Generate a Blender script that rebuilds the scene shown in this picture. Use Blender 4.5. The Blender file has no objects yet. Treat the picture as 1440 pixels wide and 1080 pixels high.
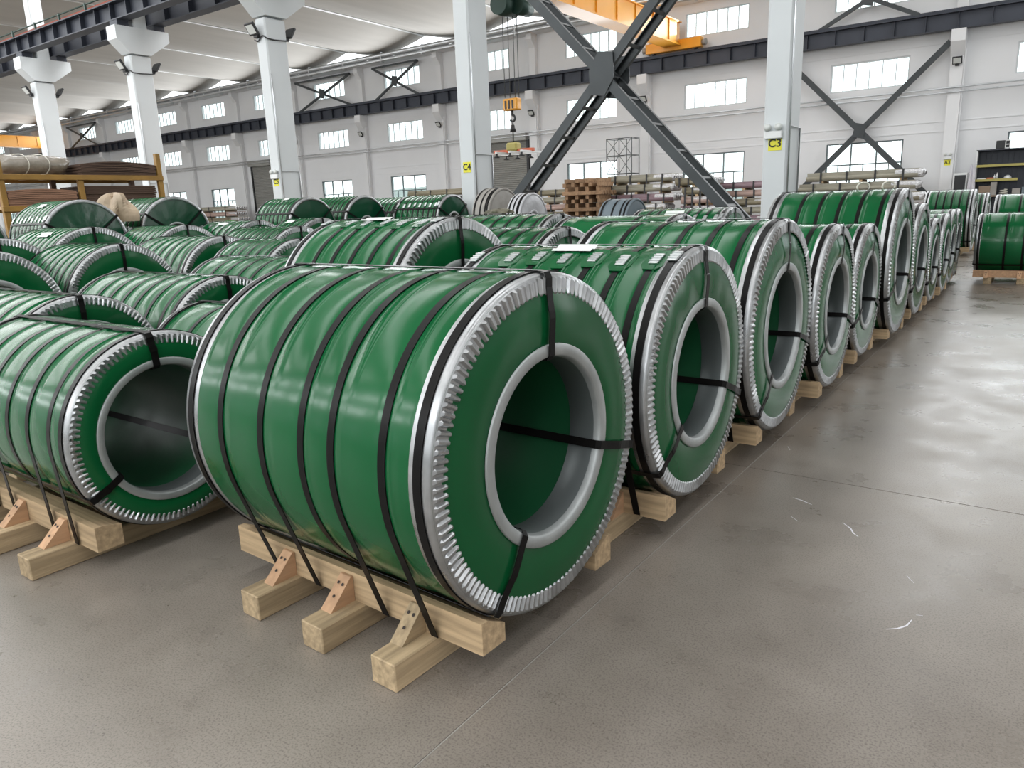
import bpy, math, random
import numpy as np
from mathutils import Vector, Matrix

random.seed(7)
rng = np.random.default_rng(7)
sc = bpy.context.scene
COL = sc.collection

# ------------------------------------------------------------------ camera, sky, lights, exposure
YAW, PITCH, ROLL, FPX, EYE = 0.631342733, 0.236709146, -0.0374181466, 1041.96, 1.5
fwd = Vector((-math.sin(YAW)*math.cos(PITCH), math.cos(YAW)*math.cos(PITCH), -math.sin(PITCH)))
rgt0 = Vector((math.cos(YAW), math.sin(YAW), 0)); up0 = rgt0.cross(fwd)
rgt = rgt0*math.cos(ROLL)+up0*math.sin(ROLL); upv = -rgt0*math.sin(ROLL)+up0*math.cos(ROLL)
cam = bpy.data.cameras.new('camera'); camo = bpy.data.objects.new('camera', cam); COL.objects.link(camo)
cam.sensor_width = 36.0; cam.lens = FPX/1440*36; cam.clip_end = 400; cam.clip_start = 0.05
camo.matrix_world = Matrix(((rgt.x, upv.x, -fwd.x, 0), (rgt.y, upv.y, -fwd.y, 0), (rgt.z, upv.z, -fwd.z, EYE), (0, 0, 0, 1)))
sc.camera = camo

world = bpy.data.worlds.new('overcast_sky'); sc.world = world; world.use_nodes = True
wn = world.node_tree; wn.nodes.clear()
wo = wn.nodes.new('ShaderNodeOutputWorld'); wb = wn.nodes.new('ShaderNodeBackground')
wb.inputs[0].default_value = (0.93, 0.97, 1.0, 1); wb.inputs[1].default_value = 2.6
wn.links.new(wb.outputs[0], wo.inputs[0])

YNEAR = -12.0
def area_light(name, loc, sx, sy, power, col=(1, 1, 1), rot=(0, 0, 0)):
    l = bpy.data.lights.new(name, 'AREA'); l.shape = 'RECTANGLE'; l.size = sx; l.size_y = sy
    l.energy = power; l.color = col
    o = bpy.data.objects.new(name, l); o.location = loc; o.rotation_euler = rot; COL.objects.link(o)
    return o
# added unseen fill lights under the closed roofs of the camera bay and back bay
for i in range(12):
    area_light('roof_light_day', (6.4-6.0*i, 1.0, 10.3), 2.0, 20.0, 440 if i < 5 else 1050, (0.97, 0.99, 1.0))
for x in (4.0, -2.0, -8.0, -14.0):
    area_light('roof_light_day', (x, 22.0, 9.85), 2.4, 15.0, 300, (0.97, 0.99, 1.0))
area_light('roof_light_day', (-20.0, 17.0, 9.85), 2.4, 6.5, 420, (0.97, 0.99, 1.0))
area_light('roof_light_day', (-26.0, 14.7, 9.85), 2.4, 3.2, 320, (0.97, 0.99, 1.0))
# daylight through the window bands of the far wall
area_light('window_day', (-40, 31.3, 5.8), 100, 1.0, 2200, (0.95, 0.98, 1.0), (math.radians(-90), 0, 0))
area_light('window_day', (-40, 31.3, 8.6), 100, 0.9, 2200, (0.95, 0.98, 1.0), (math.radians(-90), 0, 0))
for k in range(-2, 11):
    for z in (5.75, 8.57):
        area_light('window_day', (-6.34-5.98*k, YNEAR+0.3, z), 2.6, 0.95, 150, (0.95, 0.98, 1.0), (math.radians(90), 0, 0))
area_light('door_day', (11.3, 20, 2.6), 9, 4.5, 350, (0.97, 0.99, 1.0), (0, math.radians(90), 0))  # added fill light at the right wall, which has no door
sc.view_settings.view_transform = 'Standard'; sc.view_settings.look = 'None'
sc.view_settings.exposure = 0.1; sc.view_settings.gamma = 1.0; sc.view_settings.use_curve_mapping = False
sc.cycles.max_bounces = 8; sc.cycles.diffuse_bounces = 4; sc.cycles.glossy_bounces = 4; sc.cycles.transmission_bounces = 4
sc.cycles.transparent_max_bounces = 8; sc.cycles.sample_clamp_indirect = 6.0
sc.cycles.use_denoising = True; sc.cycles.caustics_reflective = False; sc.cycles.caustics_refractive = False

# ------------------------------------------------------------------ materials
def srgb(r, g, b):
    f = lambda c: (c/255/12.92) if c/255 <= 0.04045 else ((c/255+0.055)/1.055)**2.4
    return (f(r), f(g), f(b), 1)
def mat(name, col, rough=0.5, metal=0.0, noise=None, bump=None, coat=0.0, spec=0.5, rvar=None, stretch=(1, 1, 1), randv=0.0):
    m = bpy.data.materials.new(name); m.use_nodes = True
    nt = m.node_tree; b = nt.nodes['Principled BSDF']
    b.inputs['Base Color'].default_value = col; b.inputs['Roughness'].default_value = rough
    b.inputs['Metallic'].default_value = metal; b.inputs['Coat Weight'].default_value = coat
    b.inputs['Coat Roughness'].default_value = 0.08; b.inputs['Specular IOR Level'].default_value = spec
    tc = nt.nodes.new('ShaderNodeTexCoord'); mp = nt.nodes.new('ShaderNodeMapping'); mp.inputs['Scale'].default_value = stretch
    nt.links.new(tc.outputs['Object'], mp.inputs['Vector'])
    last = None
    if noise:
        scale, lo, hi, det = noise
        n = nt.nodes.new('ShaderNodeTexNoise'); n.inputs['Scale'].default_value = scale; n.inputs['Detail'].default_value = det
        nt.links.new(mp.outputs[0], n.inputs['Vector'])
        r = nt.nodes.new('ShaderNodeValToRGB'); r.color_ramp.elements[0].position = 0.3; r.color_ramp.elements[1].position = 0.7
        r.color_ramp.elements[0].color = tuple(c*lo for c in col[:3])+(1,); r.color_ramp.elements[1].color = tuple(min(1, c*hi) for c in col[:3])+(1,)
        nt.links.new(n.outputs['Fac'], r.inputs['Fac']); last = r.outputs['Color']
    if randv:
        oi = nt.nodes.new('ShaderNodeObjectInfo'); hs = nt.nodes.new('ShaderNodeHueSaturation')
        mr = nt.nodes.new('ShaderNodeMapRange'); mr.inputs['To Min'].default_value = 1-randv; mr.inputs['To Max'].default_value = 1+randv
        nt.links.new(oi.outputs['Random'], mr.inputs['Value']); nt.links.new(mr.outputs[0], hs.inputs['Value'])
        if last: nt.links.new(last, hs.inputs['Color'])
        else: hs.inputs['Color'].default_value = col
        last = hs.outputs['Color']
    if last: nt.links.new(last, b.inputs['Base Color'])
    if rvar:
        n3 = nt.nodes.new('ShaderNodeTexNoise'); n3.inputs['Scale'].default_value = rvar[0]; n3.inputs['Detail'].default_value = 4
        nt.links.new(mp.outputs[0], n3.inputs['Vector'])
        mr = nt.nodes.new('ShaderNodeMapRange'); mr.inputs['From Min'].default_value = 0.35; mr.inputs['From Max'].default_value = 0.65
        mr.inputs['To Min'].default_value = rvar[1]; mr.inputs['To Max'].default_value = rvar[2]
        nt.links.new(n3.outputs['Fac'], mr.inputs['Value']); nt.links.new(mr.outputs[0], b.inputs['Roughness'])
    if bump:
        scale, strength, dist = bump
        n2 = nt.nodes.new('ShaderNodeTexNoise'); n2.inputs['Scale'].default_value = scale; n2.inputs['Detail'].default_value = 3
        nt.links.new(mp.outputs[0], n2.inputs['Vector'])
        bp = nt.nodes.new('ShaderNodeBump'); bp.inputs['Strength'].default_value = strength; bp.inputs['Distance'].default_value = dist
        nt.links.new(n2.outputs['Fac'], bp.inputs['Height']); nt.links.new(bp.outputs[0], b.inputs['Normal'])
    return m
M = {}
M['film'] = mat('green_film', (0.0050, 0.094, 0.029, 1), 0.18, 0, (2.2, 0.9, 1.1, 3), (4.0, 0.08, 0.02), 0.0, 0.28, randv=0.10)
M['film_dark'] = mat('dark_green_film', (0.005, 0.058, 0.026, 1), 0.16, 0, (2.2, 0.85, 1.15, 3), (4.0, 0.2, 0.03), 0.0, 0.42)
M['bore'] = mat('green_bore_film', (0.010, 0.085, 0.034, 1), 0.4, 0, None, (6.0, 0.15, 0.02))
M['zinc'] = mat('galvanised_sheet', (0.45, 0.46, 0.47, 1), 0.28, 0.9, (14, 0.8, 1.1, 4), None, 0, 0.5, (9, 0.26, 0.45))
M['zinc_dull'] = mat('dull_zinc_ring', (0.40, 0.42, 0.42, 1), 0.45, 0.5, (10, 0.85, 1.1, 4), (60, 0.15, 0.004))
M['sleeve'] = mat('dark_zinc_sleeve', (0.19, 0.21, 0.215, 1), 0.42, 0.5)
M['strap'] = mat('black_steel_strap', (0.008, 0.0075, 0.0075, 1), 0.3, 0.0, None, None, 0.0, 0.1)
M['seal'] = mat('strap_seal_metal', (0.6, 0.62, 0.62, 1), 0.3, 0.9)
M['wood'] = mat('pale_timber', srgb(192, 166, 132), 0.75, 0, (13, 0.62, 1.1, 6), (18, 0.35, 0.006), 0, 0.25, stretch=(0.18, 3.5, 3.5), randv=0.12)
M['wood_x'] = mat('pale_timber_cross', srgb(192, 169, 136), 0.75, 0, (13, 0.62, 1.1, 6), (18, 0.35, 0.006), 0, 0.25, stretch=(3.5, 0.18, 3.5), randv=0.14)
M['wood_pink'] = mat('pinkish_timber', srgb(204, 164, 130), 0.75, 0, (9, 0.78, 1.12, 6), (18, 0.35, 0.006), 0, 0.25, stretch=(3, 0.5, 3), randv=0.12)
M['nail'] = mat('dark_nail_hole', (0.03, 0.02, 0.015, 1), 0.7)
M['paper'] = mat('white_paper_label', srgb(225, 232, 226), 0.6, 0, (20, 0.95, 1.03, 2))
M['old_wood'] = mat('weathered_timber', srgb(150, 122, 96), 0.8, 0, (9, 0.6, 1.2, 5), (18, 0.4, 0.01), 0, 0.2, randv=0.2)
M['wall'] = mat('white_wall_paint', srgb(224, 225, 227), 0.7, 0, (0.5, 0.97, 1.02, 3), (3, 0.05, 0.02), 0, 0.3)
M['column'] = mat('white_column_paint', srgb(208, 212, 214), 0.65, 0, (0.9, 0.96, 1.02, 3), (6, 0.08, 0.01), 0, 0.3)
M['ceil'] = mat('grey_ceiling_shell', srgb(186, 182, 176), 0.75, 0, (0.6, 0.93, 1.04, 4), None, 0, 0.25, stretch=(3, 0.35, 1))
M['girder'] = mat('dark_blue_grey_girder', srgb(52, 56, 66), 0.5, 0.2, (1.5, 0.85, 1.12, 3))
M['brace'] = mat('dark_brace_steel', srgb(60, 64, 66), 0.45, 0.3, (2.5, 0.85, 1.12, 3))
M['rail'] = mat('rust_red_rail', srgb(140, 62, 40), 0.6, 0.2)
M['yellow'] = mat('yellow_crane_paint', srgb(228, 158, 40), 0.45, 0, (1.2, 0.93, 1.04, 3), None, 0.2)
M['rack'] = mat('yellow_rack_paint', srgb(150, 114, 52), 0.5, 0.1, (3, 0.8, 1.1, 3))
M['hoist'] = mat('dark_green_hoist', srgb(28, 54, 46), 0.4, 0.3)
M['dark'] = mat('dark_grey_metal', (0.025, 0.026, 0.028, 1), 0.45, 0.2)
M['alu'] = mat('white_window_frame', srgb(206, 210, 212), 0.5)
M['gutter'] = mat('silver_gutter', (0.62, 0.64, 0.66, 1), 0.3, 0.85)
M['lamp'] = mat('floodlight_glass', srgb(205, 208, 205), 0.2)
M['sign'] = mat('yellow_sign', srgb(226, 220, 60), 0.55)
M['ink'] = mat('black_ink', (0.012, 0.014, 0.01, 1), 0.6)
M['shutter'] = mat('grey_roller_shutter', srgb(150, 150, 146), 0.5, 0.3)
M['grey_wrap'] = mat('grey_paper_wrap', srgb(150, 146, 140), 0.5, 0, (5, 0.9, 1.08, 3), (9, 0.25, 0.02))
M['pale_wrap'] = mat('pale_plastic_wrap', srgb(190, 190, 194), 0.35, 0, (4, 0.92, 1.06, 3), (8, 0.4, 0.03), 0.2)
M['blue_wrap'] = mat('blue_grey_wrap', srgb(104, 116, 124), 0.5)
M['tube_grey'] = mat('grey_tube_wrap', srgb(150, 146, 130), 0.4, 0, (6, 0.85, 1.1, 3), (14, 0.25, 0.01), 0.2, stretch=(0.3, 2, 2))
M['tube_lilac'] = mat('lilac_tube_wrap', srgb(140, 116, 124), 0.4, 0, (6, 0.85, 1.1, 3), (14, 0.25, 0.01), 0.2, stretch=(0.3, 2, 2))
M['tube_olive'] = mat('olive_tube_wrap', srgb(132, 124, 102), 0.4, 0, (6, 0.85, 1.1, 3), (14, 0.25, 0.01), 0.2, stretch=(0.3, 2, 2))
M['tube_pink'] = mat('pinkish_tube_wrap', srgb(176, 150, 140), 0.4, 0, (6, 0.85, 1.1, 3), (14, 0.25, 0.01), 0.2, stretch=(0.3, 2, 2))
M['foil'] = mat('silver_foil_end', srgb(224, 224, 226), 0.25, 0.35, (25, 0.6, 1.05, 4), (30, 0.8, 0.02))
M['board_dark'] = mat('dark_brown_board', srgb(92, 74, 64), 0.7, 0, (3, 0.88, 1.1, 3), None, 0, 0.2, stretch=(0.5, 0.3, 14))
M['board_light'] = mat('brown_board', srgb(146, 112, 92), 0.7, 0, (3, 0.88, 1.12, 3), None, 0, 0.2, stretch=(0.5, 0.3, 18))
M['wrap_clear'] = mat('cloudy_plastic_wrap', srgb(150, 142, 130), 0.25, 0, (6, 0.75, 1.15, 4), (9, 0.7, 0.03), 0.4)
M['cord'] = mat('pale_cord', srgb(215, 212, 200), 0.6)
M['tarp'] = mat('brown_paper_tarp', srgb(176, 156, 132), 0.65, 0, (4, 0.8, 1.1, 3), (9, 0.5, 0.02))
M['tarp_green'] = mat('pale_green_sheet', srgb(120, 168, 110), 0.4, 0, (4, 0.85, 1.1, 3), (9, 0.4, 0.02), 0.2)
M['tarp_olive'] = mat('olive_tarp', srgb(104, 100, 84), 0.6, 0, (4, 0.8, 1.1, 3), (9, 0.5, 0.02))
M['shed'] = mat('blue_black_sheet', srgb(50, 54, 62), 0.5, 0.1, (1.5, 0.85, 1.1, 2), stretch=(12, 1, 1))
M['shelf_edge'] = mat('olive_yellow_edge', srgb(170, 160, 90), 0.55)
M['cloth'] = mat('white_cloth', srgb(226, 224, 230), 0.8, 0, (3, 0.9, 1.03, 3), (5, 0.5, 0.05))
M['card'] = mat('cardboard', srgb(140, 122, 104), 0.75)
M['orange'] = mat('orange_red_paint', srgb(196, 96, 62), 0.5)
M['hill'] = mat('hazy_green_hill', srgb(132, 142, 138), 0.9, 0, (0.12, 0.75, 1.1, 5))
M['yard'] = mat('pale_yard_concrete', srgb(140, 142, 140), 0.9)
M['rope'] = mat('wire_rope', srgb(80, 84, 84), 0.5, 0.4)
M['white_paint'] = mat('white_enamel', srgb(222, 224, 224), 0.35)

def glass_material():
    m = bpy.data.materials.new('window_glass'); m.use_nodes = True; nt = m.node_tree; nt.nodes.clear()
    o = nt.nodes.new('ShaderNodeOutputMaterial'); mx = nt.nodes.new('ShaderNodeMixShader')
    t = nt.nodes.new('ShaderNodeBsdfTransparent'); g = nt.nodes.new('ShaderNodeBsdfGlossy')
    t.inputs[0].default_value = (0.93, 0.97, 0.96, 1); g.inputs['Roughness'].default_value = 0.03
    mx.inputs[0].default_value = 0.06
    nt.links.new(t.outputs[0], mx.inputs[1]); nt.links.new(g.outputs[0], mx.inputs[2]); nt.links.new(mx.outputs[0], o.inputs[0])
    return m
M['glass'] = glass_material()

def floor_material():
    m = bpy.data.materials.new('polished_concrete'); m.use_nodes = True; nt = m.node_tree; b = nt.nodes['Principled BSDF']
    N = nt.nodes.new; Lk = nt.links.new
    tc = N('ShaderNodeTexCoord')
    def noise(scale, det, rough=0.55):
        n = N('ShaderNodeTexNoise'); n.inputs['Scale'].default_value = scale; n.inputs['Detail'].default_value = det; n.inputs['Roughness'].default_value = rough
        Lk(tc.outputs['Object'], n.inputs['Vector']); return n
    big, mid, fine = noise(0.45, 5), noise(2.6, 6, 0.6), noise(150, 2, 0.6)
    r = N('ShaderNodeValToRGB'); r.color_ramp.elements[0].position = 0.34; r.color_ramp.elements[1].position = 0.68
    r.color_ramp.elements[0].color = srgb(122, 114, 106); r.color_ramp.elements[1].color = srgb(151, 143, 134)
    Lk(big.outputs['Fac'], r.inputs['Fac'])
    r2 = N('ShaderNodeValToRGB'); r2.color_ramp.elements[0].position = 0.22; r2.color_ramp.elements[1].position = 0.74
    r2.color_ramp.elements[0].color = (0.80, 0.79, 0.78, 1); r2.color_ramp.elements[1].color = (1.1, 1.1, 1.1, 1)
    Lk(mid.outputs['Fac'], r2.inputs['Fac'])
    r3 = N('ShaderNodeValToRGB'); r3.color_ramp.elements[0].position = 0.33; r3.color_ramp.elements[1].position = 0.52
    r3.color_ramp.elements[0].color = (0.38, 0.37, 0.36, 1); r3.color_ramp.elements[1].color = (1, 1, 1, 1)
    Lk(fine.outputs['Fac'], r3.inputs['Fac'])
    a = N('ShaderNodeMix'); a.data_type = 'RGBA'; a.blend_type = 'MULTIPLY'; a.inputs[0].default_value = 1
    Lk(r.outputs[0], a.inputs[6]); Lk(r2.outputs[0], a.inputs[7])
    c = N('ShaderNodeMix'); c.data_type = 'RGBA'; c.blend_type = 'MULTIPLY'; c.inputs[0].default_value = 0.62
    Lk(a.outputs[2], c.inputs[6]); Lk(r3.outputs[0], c.inputs[7]); Lk(c.outputs[2], b.inputs['Base Color'])
    mr = N('ShaderNodeMapRange'); mr.inputs['From Min'].default_value = 0.3; mr.inputs['From Max'].default_value = 0.7
    mr.inputs['To Min'].default_value = 0.22; mr.inputs['To Max'].default_value = 0.42
    Lk(mid.outputs['Fac'], mr.inputs['Value']); Lk(mr.outputs[0], b.inputs['Roughness'])
    bp = N('ShaderNodeBump'); bp.inputs['Strength'].default_value = 0.10; bp.inputs['Distance'].default_value = 0.01
    Lk(mid.outputs['Fac'], bp.inputs['Height']); Lk(bp.outputs[0], b.inputs['Normal'])
    b.inputs['Specular IOR Level'].default_value = 0.5
    return m
M['floor'] = floor_material()
M['joint'] = mat('joint_filler', srgb(88, 82, 76), 0.8)

# ------------------------------------------------------------------ helpers
class MB:
    def __init__(s): s.v = []; s.f = []; s.sm = []
    def add(s, vs, fs, smooth=False):
        o = len(s.v); s.v.extend([tuple(map(float, q)) for q in vs]); s.f.extend([tuple(i+o for i in f) for f in fs]); s.sm.extend([smooth]*len(fs)); return s
    def box(s, x0, x1, y0, y1, z0, z1, xf=None):
        vs = [(x, y, z) for z in (z0, z1) for y in (y0, y1) for x in (x0, x1)]
        if xf is not None: vs = [tuple(xf @ Vector(q)) for q in vs]
        return s.add(vs, [(0, 2, 3, 1), (4, 5, 7, 6), (0, 1, 5, 4), (2, 6, 7, 3), (0, 4, 6, 2), (1, 3, 7, 5)])
    def bevbox(s, x0, x1, y0, y1, z0, z1, b=0.004, xf=None):
        # box with chamfered edges: 24 corner vertices
        c = [(x0, y0, z0), (x1, y1, z1)]; vs = {}; L = []
        for ix in (0, 1):
            for iy in (0, 1):
                for iz in (0, 1):
                    p = [c[ix][0], c[iy][1], c[iz][2]]; sg = [1 if ix == 0 else -1, 1 if iy == 0 else -1, 1 if iz == 0 else -1]
                    for ax in range(3):
                        q = list(p)
                        for k in range(3):
                            if k != ax: q[k] += sg[k]*b
                        vs[(ix, iy, iz, ax)] = len(L); L.append(tuple(q))
        g = lambda ix, iy, iz, ax: vs[(ix, iy, iz, ax)]
        fs = []
        for t in (0, 1):
            fs += [[g(t, 0, 0, 0), g(t, 1, 0, 0), g(t, 1, 1, 0), g(t, 0, 1, 0)], [g(0, t, 0, 1), g(1, t, 0, 1), g(1, t, 1, 1), g(0, t, 1, 1)], [g(0, 0, t, 2), g(1, 0, t, 2), g(1, 1, t, 2), g(0, 1, t, 2)]]
        for a in (0, 1):
            for d in (0, 1):
                fs += [[g(0, a, d, 1), g(1, a, d, 1), g(1, a, d, 2), g(0, a, d, 2)], [g(a, 0, d, 0), g(a, 1, d, 0), g(a, 1, d, 2), g(a, 0, d, 2)], [g(a, d, 0, 0), g(a, d, 1, 0), g(a, d, 1, 1), g(a, d, 0, 1)]]
        for ix in (0, 1):
            for iy in (0, 1):
                for iz in (0, 1): fs.append([g(ix, iy, iz, 0), g(ix, iy, iz, 1), g(ix, iy, iz, 2)])
        if xf is not None: L = [tuple(xf @ Vector(q)) for q in L]
        return s.add(L, fs)
    def prism(s, poly, axis, a, b):
        n = len(poly)
        def P(u, v, w): return {'x': (w, u, v), 'y': (u, w, v), 'z': (u, v, w)}[axis]
        vs = [P(u, v, a) for u, v in poly]+[P(u, v, b) for u, v in poly]
        return s.add(vs, [tuple(range(n))[::-1], tuple(range(n, 2*n))]+[(i, (i+1) % n, n+(i+1) % n, n+i) for i in range(n)])
    def grid(s, A, cu=False, cv=False, smooth=True, flip=False):
        A = np.asarray(A, float); n, m = A.shape[:2]; o = len(s.v); s.v.extend(map(tuple, A.reshape(-1, 3).tolist()))
        for i in range(n if cu else n-1):
            for j in range(m if cv else m-1):
                i2, j2 = (i+1) % n, (j+1) % m
                f = (o+i*m+j, o+i2*m+j, o+i2*m+j2, o+i*m+j2)
                s.f.append(f[::-1] if flip else f); s.sm.append(smooth)
        return s
    def tube(s, pts, r, n=8, closed=False, caps=True):
        pts = [Vector(p) for p in pts]; rings = []; prev = None
        for i, p in enumerate(pts):
            d = (pts[(i+1) % len(pts)]-pts[i-1]) if closed else (pts[min(i+1, len(pts)-1)]-pts[max(i-1, 0)])
            d.normalize()
            if prev is None:
                a = Vector((0, 0, 1)) if abs(d.z) < 0.9 else Vector((1, 0, 0)); u = d.cross(a).normalized()
            else: u = (prev-d*prev.dot(d)).normalized()
            prev = u; w = d.cross(u); rr = r[i] if isinstance(r, (list, tuple)) else r
            rings.append([tuple(p+(u*math.cos(t)+w*math.sin(t))*rr) for t in [2*math.pi*k/n for k in range(n)]])
        s.grid(rings, cu=closed, cv=True)
        if caps and not closed:
            o = len(s.v)-n*len(pts); s.f.append(tuple(range(o, o+n))); s.sm.append(False)
            s.f.append(tuple(range(len(s.v)-n, len(s.v)))[::-1]); s.sm.append(False)
        return s
    def mesh(s, name):
        me = bpy.data.meshes.new(name); me.from_pydata(s.v, [], s.f)
        me.polygons.foreach_set('use_smooth', s.sm); me.update(); return me
    def build(s, name, m, parent=None, **kw):
        me = s.mesh(name); me.materials.append(M[m]); return link(name, me, parent, **kw)
def link(name, me, parent=None, loc=None, label=None, cat=None, group=None, kind=None, rot=None):
    o = bpy.data.objects.new(name, me); COL.objects.link(o)
    if parent is not None: o.parent = parent
    if loc is not None: o.location = loc
    if rot is not None: o.rotation_euler = rot
    tag(o, label, cat, group, kind); return o
def tag(o, label=None, cat=None, group=None, kind=None):
    for k, v in (('label', label), ('category', cat), ('group', group), ('kind', kind)):
        if v: o[k] = v
    return o
def thing(name, label, cat, loc=(0, 0, 0), rz=0.0, group=None):
    return link(name, None, None, loc, label, cat, group, None, (0, 0, rz))
def text_mesh(txt, size, name='lettering'):
    cu = bpy.data.curves.new(name, 'FONT'); cu.body = txt; cu.size = size; cu.extrude = 0.002; cu.align_x = 'CENTER'; cu.align_y = 'CENTER'
    cu.offset = size*0.02
    o = bpy.data.objects.new(name, cu); COL.objects.link(o); dg = bpy.context.evaluated_depsgraph_get(); dg.update()
    me = bpy.data.meshes.new_from_object(o.evaluated_get(dg)); bpy.data.objects.remove(o); bpy.data.curves.remove(cu)
    me.name = name; me.materials.clear(); me.materials.append(M['ink']); return me

# ------------------------------------------------------------------ the hall
PITCH_X = 5.98
AX = lambda k: -3.45-PITCH_X*k           # pilasters of the far wall
WX = lambda k: -6.34-PITCH_X*k           # window centres
CX = lambda k: -3.60-6.0*k               # free-standing colonnade
YW = 32.1
XL, XR, YN = -93.0, 11.5, -12.0
# floor: base plus slabs with recessed joints
fl = MB().box(XL, XR, YN, YW+0.2, -0.2, -0.012).build('floor', 'joint', kind='structure')
xs = [XL, -19.28, -13.28, -7.28, -1.28, 4.72, XR]; ys = [YN, -8.0, -2.0, 4.0, 10.0, 16.0, 22.0, 28.0, YW+0.2]
for i in range(len(xs)-1):
    for j in range(len(ys)-1):
        g = 0.0035
        MB().box(xs[i]+g, xs[i+1]-g, ys[j]+g, ys[j+1]-g, -0.012, 0.0).build('concrete_slab', 'floor', fl)

MB().box(-1.2822, -1.2778, YN, YW, -0.012, -0.0008).build('joint_seal', 'grey_wrap', fl)
SCUFFS = [[(-.941, 3.673), (-.892, 3.659), (-.836, 3.628)], [(-.886, 3.438), (-.842, 3.397)], [(-.663, 3.486), (-.619, 3.439), (-.597, 3.391), (-.571, 3.364)],
          [(-.336, 3.087), (-.304, 3.039)], [(-.335, 2.634), (-.302, 2.66), (-.279, 2.696), (-.27, 2.746)], [(-.262, 2.79), (-.241, 2.798)], [(-1.192, 4.471), (-1.162, 4.41)]]
for pts in SCUFFS:
    P = [Vector((a, b_, 0.0006)) for a, b_ in pts]; n = Vector((P[-1].y-P[0].y, P[0].x-P[-1].x, 0)).normalized(); vs = []
    for i, p in enumerate(P): w = 0.0015 if i in (0, len(P)-1) else 0.0035; vs += [p-n*w, p+n*w]
    MB().add(vs, [(2*i, 2*i+1, 2*i+3, 2*i+2) for i in range(len(P)-1)]).build('scuff_mark', 'cloth', fl)
# far wall with three rows of windows; every opening is real
rows = ((1.25, 3.36), (5.24, 6.27), (8.1, 9.04))
WW = 1.36
K0, K1 = -2, 14
def wall_with_windows(name, y0, y1, ks, doors=()):
    b = MB(); edges = sorted([WX(k) for k in ks])
    z = 0.0
    for (za, zb) in rows:
        b.box(XL, XR, y0, y1, z, za)
        x = XL
        for c in edges:
            b.box(x, c-WW, y0, y1, za, zb); x = c+WW
        b.box(x, XR, y0, y1, za, zb); z = zb
    b.box(XL, XR, y0, y1, z, 9.75)
    return b.build(name, 'wall', kind='structure')
ks = list(range(K0, K1+1))
wall_with_windows('wall_back', YW, YW+0.25, ks)
wall_with_windows('wall_front', YN-0.25, YN, ks)
MB().box(XL-0.25, XL, YN-0.25, YW+0.25, 0, 11).build('wall_left', 'wall', kind='structure')
MB().box(XR, XR+0.25, YN-0.25, YW+0.25, 0, 11).build('wall_right', 'wall', kind='structure')

def strip_window_meshes():
    f = MB(); t = 0.05
    for za, zb in ((0, t), (1.03-t, 1.03)): f.box(-WW, WW, -0.03, 0.06, za, zb)
    for i in range(7):
        x = -WW+i*(2*WW/6); w = t if i in (0, 6) else 0.028
        xa, xb = (x, x+w) if i == 0 else ((x-w, x) if i == 6 else (x-w/2, x+w/2))
        f.box(xa, xb, -0.02, 0.05, t, 1.03-t)
    p = MB().box(-WW/6+0.012, WW/6-0.012, 0.01, 0.018, 0.05, 0.98)
    f = f.mesh('strip_window'); f.materials.append(M['alu']); p = p.mesh('pane'); p.materials.append(M['glass'])
    return f, p, [(-WW+(i+0.5)*2*WW/6, 0) for i in range(6)]
def low_window_meshes():
    f = MB(); t = 0.05; H = rows[0][1]-rows[0][0]
    f.box(-WW, WW, -0.03, 0.06, 0, t); f.box(-WW, WW, -0.03, 0.06, H-t, H)
    for x in (-WW+t/2, -WW/3, WW/3, WW-t/2): f.box(x-t/2, x+t/2, -0.03, 0.05, t, H-t)
    f.box(-WW, WW, -0.03, 0.05, H-0.84, H-0.79)
    for i in range(3):
        x = (-2*WW/3)+i*2*WW/3; f.box(x-0.015, x+0.015, -0.02, 0.04, t, H-0.84)
    up = MB().box(-WW/3+0.03, WW/3-0.03, 0.01, 0.018, H-0.79, H-0.05).mesh('pane'); up.materials.append(M['glass'])
    lo = MB().box(-WW/3+0.03, WW/3-0.03, 0.01, 0.018, 0.05, H-0.84).mesh('pane'); lo.materials.append(M['glass'])
    f = f.mesh('low_window'); f.materials.append(M['dark_frame']); return f, up, lo
M['dark_frame'] = mat('grey_window_frame', srgb(96, 108, 110), 0.4)
SF, SP, SPOS = strip_window_meshes(); LF, LU, LL = low_window_meshes()
wi = 0
for y, flip in ((YW+0.06, 0), (YN-0.06, math.pi)):
    for k in ks:
        for r in range(3):
            wi += 1
            if r == 0:
                o = link(f'window_{wi}', LF, None, (WX(k), y, rows[0][0]), kind='structure', rot=(0, 0, flip))
                for i in range(3):
                    x = -2*WW/3+i*2*WW/3; link('pane', LU, o, (x, 0, 0)); link('pane', LL, o, (x, 0, 0))
            else:
                o = link(f'window_{wi}', SF, None, (WX(k), y, rows[r][0]), kind='structure', rot=(0, 0, flip))
                for x, zz in SPOS: link('pane', SP, o, (x, 0, 0))

# pilasters with corbels on the far wall, sill string courses, eaves beam and gutter
for n, k in enumerate(ks):
    b = MB(); x = AX(k)
    b.box(x-0.2, x+0.2, YW-0.30, YW, 0, 6.45); b.box(x-0.17, x+0.17, YW-0.22, YW, 6.45, 9.3)
    b.prism([(YW-0.62, 6.45), (YW-0.62, 6.84), (YW, 6.84), (YW, 6.0), (YW-0.3, 6.0)], 'x', x-0.22, x+0.22)
    b.prism([(YW-0.5, 9.15), (YW-0.5, 9.45), (YW, 9.45), (YW, 8.8), (YW-0.22, 8.8)], 'x', x-0.16, x+0.16)
    b.box(x+0.205, x+0.255, YW-0.25, YW-0.2, 0, 6.2)
    b.build(f'trim_{n+1}', 'wall', kind='structure')
b = MB()
for za in (3.52, 3.86): b.box(XL, XR, YW-0.02, YW, za, za+0.035)
for za in (6.5,): b.box(XL, XR, YW-0.02, YW, za, za+0.03)
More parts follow.
